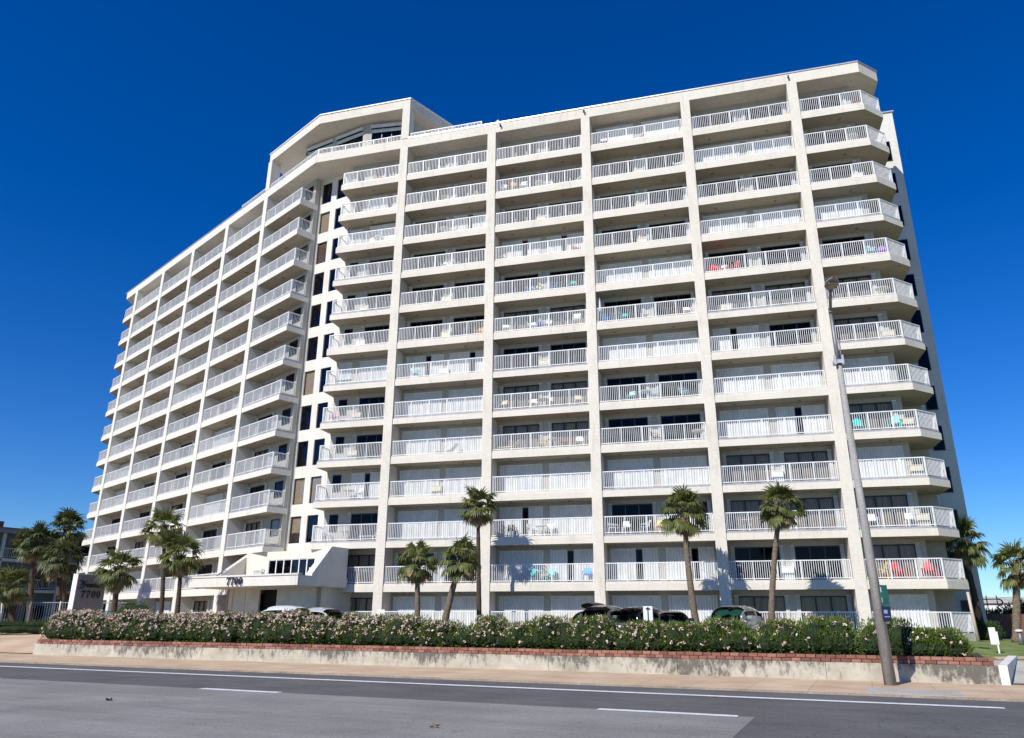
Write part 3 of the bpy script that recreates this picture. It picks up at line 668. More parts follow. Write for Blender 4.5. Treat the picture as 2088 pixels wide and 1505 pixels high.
def fan_palm(label,base,top,R,seed,nleaf=34,lm='palm',dry=10,tr=.16,curve=(0,0),trm='trunk',droop=1.0,group='fan palms round the tower',skirt=.9,name='fan_palm'):
    rg=random.Random(seed); root=thing(name,label,'palm tree',base,0,group)
    base=Vector(base);top=Vector(top); m=MB(); pts=[];rs=[]
    nseg=22
    for i in range(nseg+1):
        t=i/nseg; p=(top-base)*t+Vector((curve[0],curve[1],0))*math.sin(math.pi*t)
        pts.append(p); rs.append(tr*(1.28-.45*t+.25*max(0,.12-t)*6)*(1+.05*math.sin(i*2.4)))
    rs[-1]=tr*1.0; rs[-2]=tr*1.35; rs[-3]=tr*1.3
    m.tube(pts,rs,10); 
    for i in range(26):   # old leaf boots under the crown
        a=rg.uniform(0,6.28); z=rg.uniform(-.16,0)*(top-base).length*.5; q=(top-base)+Vector((math.cos(a)*tr*1.1,math.sin(a)*tr*1.1,z*.6)); m.tube([q,q+Vector((math.cos(a)*.12,math.sin(a)*.12,.28))],[.035,.02],5)
    local(m.build('trunk',M[trm],root,smooth=True))
    f=MB(); g=MB(); c0=top-base
    def frond(mb,az,el,PL,FL_,dr,width=1.15):
        d=Vector((math.cos(az)*math.cos(el),math.sin(az)*math.cos(el),math.sin(el)))
        side=Vector((-math.sin(az),math.cos(az),0)); 
        # petiole arcs
        p0=c0+Vector((rg.uniform(-.08,.08),rg.uniform(-.08,.08),rg.uniform(-.3,.12)*1))
        p1=p0+d*PL*.55; d2=(d+Vector((0,0,-.25*dr))).normalized(); p2=p1+d2*PL*.45
        mb.tube([p0,p1,p2],[.022,.016,.012],3,cap=False)
        up=side.cross(d2)*-1 if side.cross(d2).z<0 else side.cross(d2)
        ns=15; tw=rg.uniform(-.5,.5)
        side2=(side*math.cos(tw)+up*math.sin(tw))
        for i in range(ns):
            a=(i/(ns-1)-.5)*2*width*1.25
            e=(d2*math.cos(a)+side2*math.sin(a)).normalized()
            L=FL_*(1-.22*abs(a)/1.5)*rg.uniform(.85,1.1); w=.048*FL_/.8
            sd=(side2*math.cos(a)-d2*math.sin(a)).normalized()
            q0=p2; q1=p2+e*L*.55+Vector((0,0,-.05*dr*L)); dn=(e+Vector((0,0,-rg.uniform(.7,2.0)*dr))).normalized(); q2=q1+dn*L*.3; q3=q2+(dn+Vector((0,0,-.8*dr))).normalized()*L*.25
            mb.add([q0,q1+sd*w,q1-sd*w,q2+sd*w*.7,q2-sd*w*.7,q3],[(0,1,2),(1,3,4,2),(3,5,4)])
    nleaf=int(nleaf*.85)
    for i in range(nleaf):
        az=i*2.39996+rg.uniform(-.3,.3); t=i/nleaf; el=math.radians(82-118*t+rg.uniform(-12,12))
        frond(f,az,el,R*rg.uniform(.42,.58),R*rg.uniform(.5,.62),droop*(.35+.75*t))
    for i in range(dry):
        az=rg.uniform(0,6.28); el=math.radians(rg.uniform(-75,-35)); frond(g,az,el,R*.4*skirt,R*.5*skirt,.9,.8)
    local(f.build('crown',M[lm],root))
    if dry: local(g.build('dry_fronds',M['palmd'],root))
    return root
# oleander hedge: individual bushes in the planter
rh=random.Random(11)
HL=["at the driveway end of the planter, leftmost and thick with pink blossom","second from the driveway end, in front of the sign monument","in front of the palm beside the sign monument","below the clipped round bush, loaded with pink flowers","under the two palms left of the canopy","left of the canopy pillar, pale pink all over","in front of the white car under the canopy","in front of the lobby panels, pink down to its base","right of the lobby wall, spreading and full of blossom","in front of the crown pillar","below the short drooping palm","in front of the leaning palm trunk","at the foot of the tallest palm","right of the tallest palm, with a bare gap at its left","in front of the orange car","below the windscreen of the grey off-road car","in front of the white notice board","in front of the black car, pink clusters on top","right of the slim palm trunk, mostly green","in front of the grey car with green sunshades","second left of the lamp post's palm, few flowers","below the leaning palm of the right bay","left of the street lamp post, dotted with pale flowers","behind the street lamp post","right of the dark gap beside the lamp post, tall and green","at the right end of the planter, low and rounded"]
nb=len(HL); s0,s1=-7.85,32.2
for i in range(nb):
    s=s0+(s1-s0)*i/(nb-1)+rh.uniform(-.15,.15); t=-16.0+rh.uniform(-.15,.15)
    frac=i/(nb-1); top=2.05-.42*frac+rh.choice((-.13,-.06,0,.05,.12,.17))+rh.uniform(-.04,.04)+.05*frac
    if i in (5,6,7,8): top-=.13
    if 13<=i<=19: top-=.10
    if i==nb-1: top-=.08; s-=.25
    if i==nb-3: s-=.05
    if i==nb-2: top+=.1
    x,y=FRd(s,t); fl=int(820*(1-frac)**1.3+60)
    if i>13: fl=int(fl*.75)
    bush('oleander_bush','oleander bush '+HL[i],x,y,.6,top,(.97*rh.uniform(.93,1.06)+(.15 if i==0 else 0)),1.02,4200,fl,100+i,group='oleander bushes in the roadside planter',topflow=.15 if i<13 else .3,leafL=.14)
# palms: (label, base, crown, R, kwargs)
fan_palm('tall slim palm with two-tier crown in front of the second pillar, tallest of the palms',(8.5,-3,GZ),(8.25,-3,8.6),1.45,1,42,'palm',16,.13,trm='trunkd',droop=.9)
fan_palm('full round crowned palm standing clear in front of the third bay',(21.3,-4,GZ),(20.98,-4,7.65),1.5,2,42,'palm',12,.16,(-.12,0),'trunk')
fan_palm('leaning palm with pale olive crown in front of the fourth bay',(24.95,-5.5,GZ),(26.1,-5.5,7.6),1.4,3,40,'palm',20,.14,(-.12,0),'trunk')
fan_palm('short palm with long drooping green fronds, left of the leaning trunk',(6.15,-7,GZ),(5.95,-7,4.9),1.45,4,26,'palm',4,.15,(.02,0),'trunk',1.5)
fan_palm('short palm with curved pale trunk and drooping fronds beside the tallest palm',(7.6,-7,GZ),(8.65,-7,5.0),1.5,5,30,'palm',5,.17,(-.1,0),'trunk',1.4)
fan_palm('taller of the two palms left of the canopy, thin dark trunk',(-14.9,-2,GZ),(-15.85,-2,8.0),1.72,6,34,'palm',16,.13,(.1,0),'trunkd')
fan_palm('lower bright green palm just left of the canopy numerals',(-13.6,-2,GZ),(-14.0,-2,5.95),1.68,7,44,'palm',8,.14,(0,0),'trunkd')
fan_palm('palm standing against the right side of the grey sign monument',(-13.45,-8,GZ),(-13.75,-8,4.6),1.55,8,38,'palm',14,.16,(0,0),'trunkd')
fan_palm('dark palm against the shaded end wall of the tower',(37.55,5,GZ),(37.3,5,6.4),1.75,9,38,'palm',12,.17,(0,0),'trunkd')
fan_palm('palm with thick pale trunk standing on the lawn at the right edge',(37.4,-1,GZ),(38.1,-1,4.7),1.45,10,34,'palm',14,.175,(0,0),'trunk')
fan_palm('palm at far left of the cluster by the blue hotel',(-30.5,2,GZ),(-31.6,2,7.6),1.85,11,44,'palmdark',16,.2,trm='trunkd')
fan_palm('highest palm of the cluster in front of the blue hotel',(-29.2,4,GZ),(-30.6,4,9.0),1.8,12,46,'palmdark',14,.2,trm='trunkd')
fan_palm('dark palm of the cluster touching the sign monument',(-25.6,0,GZ),(-26.6,0,6.1),1.9,13,46,'palmdark',14,.2,trm='trunkd')
fan_palm('low palm of the cluster just above the white pool fence',(-26.5,-3,GZ),(-27.6,-3,3.9),1.7,14,40,'palm',16,.2,trm='trunkd')
bush('clipped_bush','wide clipped green dome bush between the sign monument and the canopy',-11.4,-8.6,GZ,2.72,1.75,1.3,5200,0,61,lm='leaf2',leafL=.09)
bush('clipped_hedge','dark clipped low hedge by the driveway in front of the white fence',-24.5,-4.6,.7,1.62,3.6,1.1,4200,0,62,cat='hedge',lm='leaf2',leafL=.12,rot=.6)
bush('dark_bush','small dark bush at the foot of the shaded end wall',37.6,4.6,GZ,1.8,.9,.7,1500,0,63,lm='leaf2')

# ================================================================ SIGN MONUMENT
sg=thing('sign_monument','grey sign monument with white sunlit edge reading Breakers 7700','sign',(-15.55,-8,GZ),-.25)
SGL=sg
M['sgrey']=noisy('shaded_grey_sign_stucco',(.22,.21,.21),(.27,.26,.255),4,.9); M['swhite']=noisy('white_sign_edge',(.72,.70,.66),(.8,.78,.74),3,.8)  # grey face and white edge also carry shade and sun in colour
SH=3.62; SX0,SX1,SY0,SY1=-.5,0.0,-1.0,.9
m=MB(); m.box(SX0,SX1-.03,SY0,SY1,0,SH); local(m.build('sign_body',M['swhite'],sg))
m=MB(); m.box(SX1-.028,SX1,SY0+.02,SY1,0,SH-.04); pn=local(m.build('sign_face',M['sgrey'],sg))
numerals_each((SX1+.002,SY0+.36,SH-1.42),(0,1,0),.42,.04,(1,0,0),pn,True)
def textmesh(name,txt,size,shear,mat,parent,mx,ext=.02,off=.0):
    cu_=bpy.data.curves.new(name,'FONT'); cu_.body=txt; cu_.size=size; cu_.shear=shear; cu_.extrude=ext; cu_.offset=off; cu_.align_x='LEFT'
    o=bpy.data.objects.new(name+'_c',cu_); C.objects.link(o); dg=bpy.context.evaluated_depsgraph_get(); me=bpy.data.meshes.new_from_object(o.evaluated_get(dg)); 
    bpy.data.objects.remove(o); me.transform(mx); me.materials.clear(); me.materials.append(mat)
    p=bpy.data.objects.new(name,me); C.objects.link(p); p.parent=parent; return p
mx=Matrix.Translation((SX1+.02,SY0+.42,SH-.78))@Matrix(((0,0,1,0),(1,0,0,0),(0,1,0,0),(0,0,0,1)))
textmesh('sign_lettering','reakers',.44,.35,M['letter'],pn,mx,off=.012)
m=MB()
def P(y,z): return (SX1+.025,SY0+y,SH-.78+z)
m.tube([P(.12,.34),P(.3,.36),P(.46,.28),P(.4,.18),P(.22,.15),P(.42,.12),P(.5,.02),P(.36,-.08),P(.08,-.1)],[.015,.035,.045,.04,.02,.035,.045,.035,.015],6)
m.tube([P(.36,.34),P(.3,.1),P(.2,-.06)],[.03,.035,.02],6); m.tube([P(.5,.3),P(.6,.36),P(.68,.33)],.02,5)
local(m.build('sign_lettering',M['letter'],pn))

# ================================================================ STREET LAMP
lx,ly=27.2,-23.64
lamp=thing('street_lamp','tall tapered concrete street lamp pole with cobra head luminaire beside the road','street lamp',(lx,ly,0))
M['pole']=noisy('weathered_concrete_pole',(.27,.255,.235),(.39,.37,.34),1.2,.9,stretch=(3,3,.6),fine=25)
M['galv']=noisy('galvanised_steel',(.20,.19,.18),(.3,.29,.28),3,.5,metal=.5)
top=(lx-.16,ly,9.6)
m=MB(); m.tube([(lx,ly,0),(lx-.08,ly,5),top],[.165,.112,.085],20); m.build('pole',M['pole'],lamp,smooth=True)
m=MB(); m.tube([(lx-.16,ly,9.5),(lx-.17,ly,10.3),(lx-.18,ly,11.35)],[.075,.06,.045],12); m.tube([(lx-.06,ly-.03,8.6+.95),(lx-.06,ly-.03,10.4)],.025,8); m.build('mast',M['galv'],lamp,smooth=True)
m=MB(); m.box(lx-.32,lx+.0,ly-.16,ly+.12,9.5,9.62); m.box(lx-.3,lx-.24,ly-.2,ly-.1,9.45,9.75); m.box(lx-.08,lx-.02,ly-.2,ly-.1,9.45,9.75); m.build('clamp',M['cap'],lamp)
m=MB(); m.tube([(lx-.18,ly,11.3),(lx-.19,ly-.3,11.6),(lx-.21,ly-.6,11.72),(lx-.22,ly-.85,11.74)],[.045,.05,.05,.05],10); m.tube([(lx-.18,ly-.02,11.28),(lx-.18,ly-.02,11.38)],.07,10); m.build('arm',M['galv'],lamp,smooth=True)
m=MB()
def lum(u,v):
    # cobra head: boat shaped
    a=2*math.pi*u; L=1.0; x=v
    wv=[.05,.13,.18,.185,.17,.12,.02][min(6,int(v*6))]; k=v*6-int(v*6)
    ws=[.05,.13,.18,.185,.17,.12,.02,.02]; wv=ws[int(v*6)]*(1-k)+ws[int(v*6)+1]*k
    return (lx-.24+math.cos(a)*wv*1.15, ly-.8-v*L, 11.76+math.sin(a)*wv*(.62 if math.sin(a)>0 else .35))
m.grid(lum,16,12); hd=m.build('luminaire',noisy('lamp_head_paint',(.22,.2,.18),(.32,.3,.27),4,.5),lamp,smooth=True)
m=MB(); m.box(lx-.38,lx-.10,ly-1.55,ly-1.1,11.67,11.71); m.build('lens',noisy('amber_lens',(.2,.15,.1),(.34,.27,.2),10,.3),hd)
# bus stop signs on the pole
sn=thing('route_sign','green route sign with dark blue panel below, fixed to the lamp pole','sign',(lx+.05,ly-.1,1.7),-.9)
m=MB(); m.box(.14,.16,-.15,.13,.42,.98); g1=local(m.build('green_panel',noisy('green_sign',(.015,.10,.075),(.03,.16,.12),3,.4),sn))
m=MB(); m.box(.12,.145,-.16,.16,-.02,.40); g2=local(m.build('blue_panel',plain('navy_sign',(.012,.02,.07),.4),sn))
m=MB(); 
for z in (.5,.78): m.box(.1605,.163,-.145,-.105,z,z+.14); local(m.build('sign_stripes',M['white'],g1))
m=MB(); m.box(.1455,.148,-.11,.03,.2,.3); m.box(.1455,.148,-.11,.1,.1,.13); local(m.build('sign_stripes',noisy('pale_blue_paint',(.3,.36,.5),(.4,.45,.6),4,.5),g2))

# ================================================================ CARS
def car(name,label,loc,rz,paint,L=4.7,Wd=1.85,Hh=1.65,belt=1.02,kind='suv',roofmat=None):
    root=thing(name,label,'car',loc,rz,'cars parked behind the hedge')
    pm=coated(name+'_paint',paint,.3,.3,.8)
    hw=Wd/2; gl=.32
    # body: lofted sections along x (front +x)
    st=[(-L/2,.55,.80,.80),(-L/2+.12,.38,belt-.02,.93),(-L/2+.9,gl,belt+.02,1),(-.2,gl,belt,1),(L*.18,gl,belt-.03,1),(L*.30,gl,belt-.10,.98),(L/2-.35,.33,belt-.22,.93),(L/2-.08,.40,.68,.86),(L/2,.5,.60,.80)]
    m=MB(); vs=[];n=12
    for x,z0,z1,w in st:
        zm=(z0+z1)/2
        ring=[(x,-hw*w*.9,z0),(x,-hw*w,z0+.15),(x,-hw*w,zm+.05),(x,-hw*w*.97,z1-.06),(x,-hw*w*.88,z1),(x,-hw*w*.4,z1+.03),(x,hw*w*.4,z1+.03),(x,hw*w*.88,z1),(x,hw*w*.97,z1-.06),(x,hw*w,zm+.05),(x,hw*w,z0+.15),(x,hw*w*.9,z0)]
        vs+=ring
    fs=[(i*n+k,(i+1)*n+k,(i+1)*n+(k+1)%n,i*n+(k+1)%n) for i in range(len(st)-1) for k in range(n)]+[tuple(range(n)),tuple(range(len(st)*n-1,(len(st)-1)*n-1,-1))]
    m.add(vs,fs); body=local(m.build('body',pm,root,smooth=True)); 
    # greenhouse
    xb0,xb1=-L/2+.25,L*.20; xt0,xt1=(-L/2+.55,L*.02) if kind=='suv' else (-L/2+1.15,L*.0)
    if kind=='sedan': xb0=-L/2+.55
    wb=hw*.92; zb2=belt-.03; hh=Hh-zb2; ex=2.9 if kind=='suv' else 2.3
    nu,nv=28,20; us=[(1-math.cos(math.pi*i/nu))/2 for i in range(nu+1)]
    def gp(u,v):
        h=max(0,1-abs(2*u-1)**ex)**(1/ex); ph=v*math.pi/2; sg=1 if v>=0 else -1
        wv=wb*(.86+.14*h**.3)*(abs(math.sin(ph))**.5)
        cz=abs(math.cos(ph))**.62
        return (xb0+(xb1-xb0)*u, sg*wv*(1-.10*cz*h), zb2+hh*h*cz)
    P=[[gp(us[i],-1+2*j/nv) for j in range(nv+1)] for i in range(nu+1)]
    R_={'roof':MB(),'windscreen':MB(),'rear_window':MB(),'wl':[],'wr':[]}
    segs={}
    for i in range(nu):
        for j in range(nv):
            u=(us[i]+us[i+1])/2; v=-1+2*(j+.5)/nv; q=[P[i][j],P[i+1][j],P[i+1][j+1],P[i][j+1]]
            fr_=.80; rr=.10
            if u>fr_ and abs(v)<.62: R_['windscreen'].quad(*q)
            elif u<rr and abs(v)<.6: R_['rear_window'].quad(*q)
            elif abs(v)>.7 and abs(v)<.93 and .07<u<.90:
                k=0 if u<.36 else (1 if .40<u<.66 else (2 if u>.69 else -1))
                if k<0: R_['roof'].quad(*q)
                else: segs.setdefault((k,v>0),MB()).quad(*q)
            else: R_['roof'].quad(*q)
    local(R_['roof'].build('roof',roofmat or pm,root,smooth=True)); local(R_['windscreen'].build('windscreen',M['cglass'],root,smooth=True)); local(R_['rear_window'].build('rear_window',M['cdark'],root,smooth=True))
    for mb_ in segs.values(): local(mb_.build('side_window',M['cdark'],root,smooth=True))
    g=MB(); g.box(-L*.28,L*.12,-hw*.6,hw*.6,.4,belt-.1); 
    for x in (L*.0,-L*.2):
        for y in (-.38,.38): g.box(x-.12,x,y-.22,y+.22,.5,belt+.3); g.box(x-.1,x-.02,y-.12,y+.12,belt+.31,belt+.48)
    local(g.build('seats',M['dark'],root))
    for x in (-L*.31,L*.31):
        for y in (-1,1):
            g=MB(); yy=y*(hw-.1); g.tube([(x,yy-.1,.33),(x,yy+.1,.33)],.33,20); wh=local(g.build('wheel',M['frame'],root)); g=MB(); g.tube([(x,yy+y*.1,.33),(x,yy+y*.115,.33)],.2,14); local(g.build('rim',M['cap'],wh))
            g=MB(); xx=(L/2-.12 if x>0 else -L/2+.06); g.box(xx-.06,xx+.08 if x>0 else xx+.02,y*hw*.55-.16,y*hw*.55+.16,.62,.76); local(g.build('headlight' if x>0 else 'tail_light',M['white'] if x>0 else plain('red_lens',(.4,.01,.01),.3),root))
    for y in(-1,1):
        g=MB(); g.box(xb1-.55,xb1-.42,min(y*hw*.92,y*(hw+.16)),max(y*hw*.92,y*(hw+.16)),belt+.02,belt+.17); local(g.build('side_mirror',pm,root,bevel=.02))
    return root
cy=-8.2
fx=math.atan2(-1,0)
c_or=car('orange_car','orange car with dark windows and a black roof cargo bag, behind the pink oleanders',(15.9,-6.9,GZ),-1.75,(.55,.10,.02),4.3,1.75,1.5,.95)
m=MB(); m.grid(lambda u,v:(-1.5+1.9*u+0*v, .5*math.cos(2*math.pi*v)*(1-.25*abs(2*u-1)**4), 1.72+.19*math.sin(2*math.pi*v)*(1-.3*abs(2*u-1)**4)),8,14); 
cg=tag(m.build('roof_bag',M['frame']),'black cargo bag strapped on the roof of the orange car','luggage'); cg.location=(15.9,-6.9,GZ); cg.rotation_euler=(0,0,-1.75)
car('grey_offroad_car','grey car with big windscreen and wipers, nose to the hedge, right of the orange car',(16.7,-8.4,GZ),-1.85,(.10,.12,.115),4.6,1.85,1.72,1.05)
car('black_compact_car','small black car with steeply raked side window, left of the white notice board',(18.35,-7.7,GZ),-2.1,(.02,.02,.023),4.2,1.75,1.68,1.0)
car('black_car','black car with white glints on its glass, left of the slim palm trunk',(20.2,-8.0,GZ),-1.35,(.012,.012,.02),4.4,1.75,1.47,.95,'sedan')
gcar=car('silver_grey_car','silver grey car with green sunshades behind its windscreen',(23.15,-8.3,GZ),-1.92,(.28,.29,.29),4.7,1.9,1.72,1.05)
m=MB()
for y in (-.37,.37):
    n=18; vs=[(0,0,0)]
    L=4.7; 
    cen=Vector((.50,y*.95,1.40)); ux=Vector((0,1,0)); uy_=Vector((-.52,0,.30)).normalized()
    pts=[cen]+[cen+ux*.36*math.cos(2*math.pi*i/n)+uy_*.30*math.sin(2*math.pi*i/n) for i in range(n)]
    off=Vector((-.06,0,-.04)); m.add([p+off for p in pts],[(0,i+1,(i+1)%n+1) for i in range(n)]); m.add([p+off*1.15 for p in pts],[(0,(i+1)%n+1,i+1) for i in range(n)])
ss=tag(m.build('windscreen_sunshade',noisy('turquoise_sunshade',(.10,.42,.34),(.2,.6,.5),8,.5)),'pair of turquoise oval sunshades behind the windscreen of the silver grey car','sunshade'); ss.location=gcar.location; ss.rotation_euler=gcar.rotation_euler
car('white_car','white car with dark blue tinted side windows and red tail light, under the canopy',(-2.3,-7.6,GZ),math.radians(171),(.75,.75,.75),4.4,1.8,1.74,1.08)
car('pale_car','pale silver car behind the white one near the lobby panels',(.35,-6.9,GZ),-.25,(.5,.52,.5),4.4,1.8,1.66,1.02,'sedan')

# ================================================================ LEFT HOTEL
hu=(.376,.927); hn=(.927,-.376)
def FH(u,n): return (-50.04+hu[0]*u-hn[0]*n,14.42+hu[1]*u-hn[1]*n)
ho=thing('blue_hotel','low blue grey hotel block with railed balconies behind the palms at the left edge','hotel',(*FH(5,5),GZ))
hb=noisy('blue_grey_siding',(.07,.10,.13),(.10,.135,.17),1,.8,stretch=(1,1,8)); hs=noisy('blue_grey_slab',(.20,.26,.30),(.27,.33,.37),2,.8)
m=MB(); m.box(-24,26,1.6,14,.5,10.3,0,FH); m.build('wall',hb,ho)
m=MB(); m.box(-24.3,26.2,-.5,14.3,10.3,10.75,0,FH); rf_=m.build('roof',hb,ho)
m=MB(); m.box(-24.4,26.3,-.6,14.4,10.752,10.85,0,FH); m.build('roof_edge',M['frame'],rf_)
m=MB(); 
for i in range(14): m.box(-14+i*1.05,-13+i*1.05,1.0+(.12 if i%2 else 0),1.4,10.86,11.6,0,FH)
m.build('rooftop_screen',noisy('brown_shingle',(.10,.05,.04),(.17,.10,.08),3,.9),ho)
for k,z in enumerate((4.4,7.45)):
    m=MB(); m.box(-24,26,0,1.6,z,z+.3,0,FH); sb=m.build('balcony',hs,ho)
    m=MB(); m.box(-24,26,.03,.09,z+1.3,z+1.38,0,FH); m.box(-24,26,.04,.08,z+.42,z+.47,0,FH)
    x=-24
    while x<26: m.box(x,x+.04,.045,.075,z+.47,z+1.3,0,FH); x+=.16
    m.build('railing',hs,sb)
for i in range(9): m=MB(); m.box(-23.9+i*6.1,-23.6+i*6.1,.0,.3,.6,10.3,0,FH); m.build('column',hs,ho)
for i in range(8):
    for z in (1.1,4.75,7.8):
        for dx in (1.0,3.6):
            a=-23.5+i*6.1+dx; m=MB(); m.box(a,a+1.9,1.54,1.6,z,z+2.0,0,FH); w=m.build('window',M['dark'],ho)
            m=MB(); m.box(a+.05,a+1.85,1.525,1.535,z+.05,z+1.95,0,FH); m.build('glass_pane',M['glass'],w)

# ================================================================ SMALL THINGS
# pool fence at left
fn=thing('pool_fence','white post and glass pool fence in front of the blue hotel','fence',(-26,-1.5,GZ))
fp=[(-36,-3.4),(-31,-3.0),(-28.8,-2.5),(-26.6,-1.9),(-24.4,-1.4),(-22.2,-.8),(-19.6,-.2)]
for p_,q_ in zip(fp[:-1],fp[1:]):
    m=MB(); m.tube([(*p_,GZ),(*p_,2.95)],.055,8); m.build('post',M['white'],fn)
    m=MB(); m.tube([(*p_,2.85),(*q_,2.85)],.03,6); m.tube([(*p_,1.0),(*q_,1.0)],.03,6)
    for i in range(1,12):
        t=i/12; x=p_[0]+(q_[0]-p_[0])*t; y=p_[1]+(q_[1]-p_[1])*t; m.tube([(x,y,1.0),(x,y,2.85)],.012,4)
    m.build('fence_panel',hs,fn)
# white lifeguard style bench at far left
lc=thing('lookout_chair','tall white slatted wooden chair at the left edge behind the clipped hedge','chair',(-27.0,-4.6,GZ),.4)
for y in (-.55,.55):
    for x in (-.5,.5):
        m=MB(); m.tube([(x,y,0),(x*.7,y*.85,2.0)],.05,6); local(m.build('leg',M['white'],lc))
m=MB(); m.box(-.45,.45,-.5,.5,1.25,1.32); m.box(-.5,-.42,-.5,.5,.6,.7); m.box(.42,.5,-.5,.5,.6,.7); local(m.build('seat',M['white'],lc))
m=MB(); 
for z in (1.5,1.7,1.9): m.box(-.4,-.34,-.5,.5,z,z+.12)
local(m.build('backrest',M['white'],lc))
# dark steel ladder frame at right
lf=thing('climbing_frame','dark steel frame with rungs and a hooped top, standing beside the tower','climbing frame',(39.5,9.6,GZ))
M['steel']=plain('dark_steel',(.02,.02,.03),.5)
for x in (38.95,39.35,39.95):
    m=MB(); m.tube([(x,9.6,GZ),(x,9.6,3.45)],.03,6); m.build('upright',M['steel'],lf)
for z in (1.25,1.75,2.3,2.85,3.2):
    m=MB(); m.tube([(38.9,9.6,z),(40.0,9.6,z+.02)],.032,6); m.build('rung',M['steel'],lf)
m=MB(); m.tube([(39.97+.28*math.sin(a),9.6,3.03+.2*math.cos(a)) for a in [i*math.pi/8 for i in range(9)]],.045,6,cap=False); m.build('hoop',M['steel'],lf)
# wooden post
m=MB(); m.tube([(0,0,0),(-.06,0,1.35),(-.1,0,2.55)],[.085,.08,.075],8)
o=tag(m.build('timber_post',noisy('pale_timber',(.42,.33,.26),(.55,.45,.37),3,.9,stretch=(4,4,.6)),smooth=True),'pale round timber post standing at the right end of the corner patio','post'); o.location=(35.65,-.9,GZ)
# white utility sign on post right
us=thing('lawn_sign','white folded sign board on a white post standing on the lawn','sign',(32.43,-15.3,.62),-.3,None,.72)
m=MB(); m.box(-.035,.035,-.035,.035,0,.5); local(m.build('post',M['white'],us))
m=MB(); m.box(-.3,.0,-.06,-.03,.42,1.25); m.box(-.02,.08,-.035,.0,.42,1.05); local(m.build('board',M['white'],us,bevel=.01))
# bollard
bo=thing('bollard','grey bollard light with white cap at the right edge of the lawn','bollard',(35.6,-7.5,.7))
m=MB(); m.tube([(0,0,0),(0,0,.62)],.09,12); local(m.build('post',M['galv'],bo,smooth=True))
m=MB(); m.tube([(0,0,.62),(0,0,.68),(0,0,.72)],[.16,.17,.1],12); local(m.build('cap',M['white'],bo,smooth=True))
# notice board behind hedge
nb_=thing('notice_board','white notice board on a dark post between the black cars, above the hedge','sign',(19.15,-9.2,GZ))
m=MB(); m.tube([(0,.03,0),(0,.03,1.62)],.025,8); m.tube([(-.1,.0,1.55),(.1,.0,1.55)],.02,6); local(m.build('post',M['steel'],nb_))
m=MB(); m.box(-.23,.23,.05,.07,.95,1.66); local(m.build('board',M['white'],nb_,bevel=.01))
n2=thing('small_notice_board','small white board behind the hedge near the short drooping palm','sign',(4.8,-9,GZ))
m=MB(); m.tube([(0,.03,0),(0,.03,1.4)],.02,8); local(m.build('post',M['steel'],n2))
m=MB(); m.box(-.22,.22,-.01,.01,.95,1.5); local(m.build('board',M['white'],n2))
# far background right: red fence, scrub, white houses
m=MB(); m.box(0,46,0,.15,0,1.6); 
ff=tag(m.build('boundary_fence',noisy('red_brown_boards',(.16,.06,.045),(.24,.10,.08),2,.9,stretch=(6,6,.5))),'long red brown board fence across the background at right','fence'); ff.location=(40.5,14,.74)
m=MB(); m.box(0,46,0,.12,0,1.3); f3=tag(m.build('grey_wall',noisy('grey_block',(.16,.155,.16),(.22,.21,.21),2,.9)),'low grey wall to the right of the thick palm trunk in the background','wall'); f3.location=(42.8,9,.74)
for i,(x,y,r,h,lb_) in enumerate([(45,30,4,2.0,'scrub bush behind the climbing frame'),(50,31,4,2.8,'taller scrub bush left of the thick palm trunk'),(56,30,4.5,2.4,'scrub bush right of the thick palm trunk at the edge'),(62,34,5,2.8,'scrub bush beyond the right edge, behind the grey wall')]):
    bush('scrub_bush',lb_,x,y,.74,.74+h,r,2,2600,0,300+i,lm='leaf2',leafL=.4,group='scrub beyond the red fence')
for i,(x,y,w,h,lb_) in enumerate([(57.7,75,6,4.6,'small far white house seen through the climbing frame'),(63.5,77,7,4.6,'small far white house with sloping roof right of the thick palm trunk')]):
    hh=thing('far_house',lb_,'house',(x,y,.74)); m=MB(); m.box(-w/2,w/2,-2.5,2.5,0,h-.9); local(m.build('wall',M['swhite'],hh))
    m=MB(); m.add([(-w/2-.3,-2.8,h-.9),(w/2+.3,-2.8,h-.9),(w/2+.3,2.8,h-.9),(-w/2-.3,2.8,h-.9),(-w/2-.3,0,h),(w/2+.3,0,h)],[(0,1,5,4),(2,3,4,5),(0,4,3),(1,2,5),(3,2,1,0)]); local(m.build('roof',M['conc'],hh))
    m=MB(); m.box(-.9,.3,-2.54,-2.5,1.2,2.3); local(m.build('window',M['dark'],hh))
# debris on the road
rg=random.Random(5)
for i,(x,y,lb_) in enumerate([(9.9,-33.6,'small dark lump of debris on the road near the left'),(18.2,-35.6,'small brown leaf clump on the road, centre right')]):
    m=MB(); 
    for _ in range(14): leaf(m,Vector((rg.uniform(-.05,.05),rg.uniform(-.03,.03),rg.uniform(0,.03))),Vector((rg.uniform(-1,1),rg.uniform(-1,1),rg.uniform(0,.6))),.07,.03,rg)
    o=tag(m.build('road_debris',M['soil'] if i==0 else M['palmd']),lb_,'debris'); o.location=(x,y,-.04)

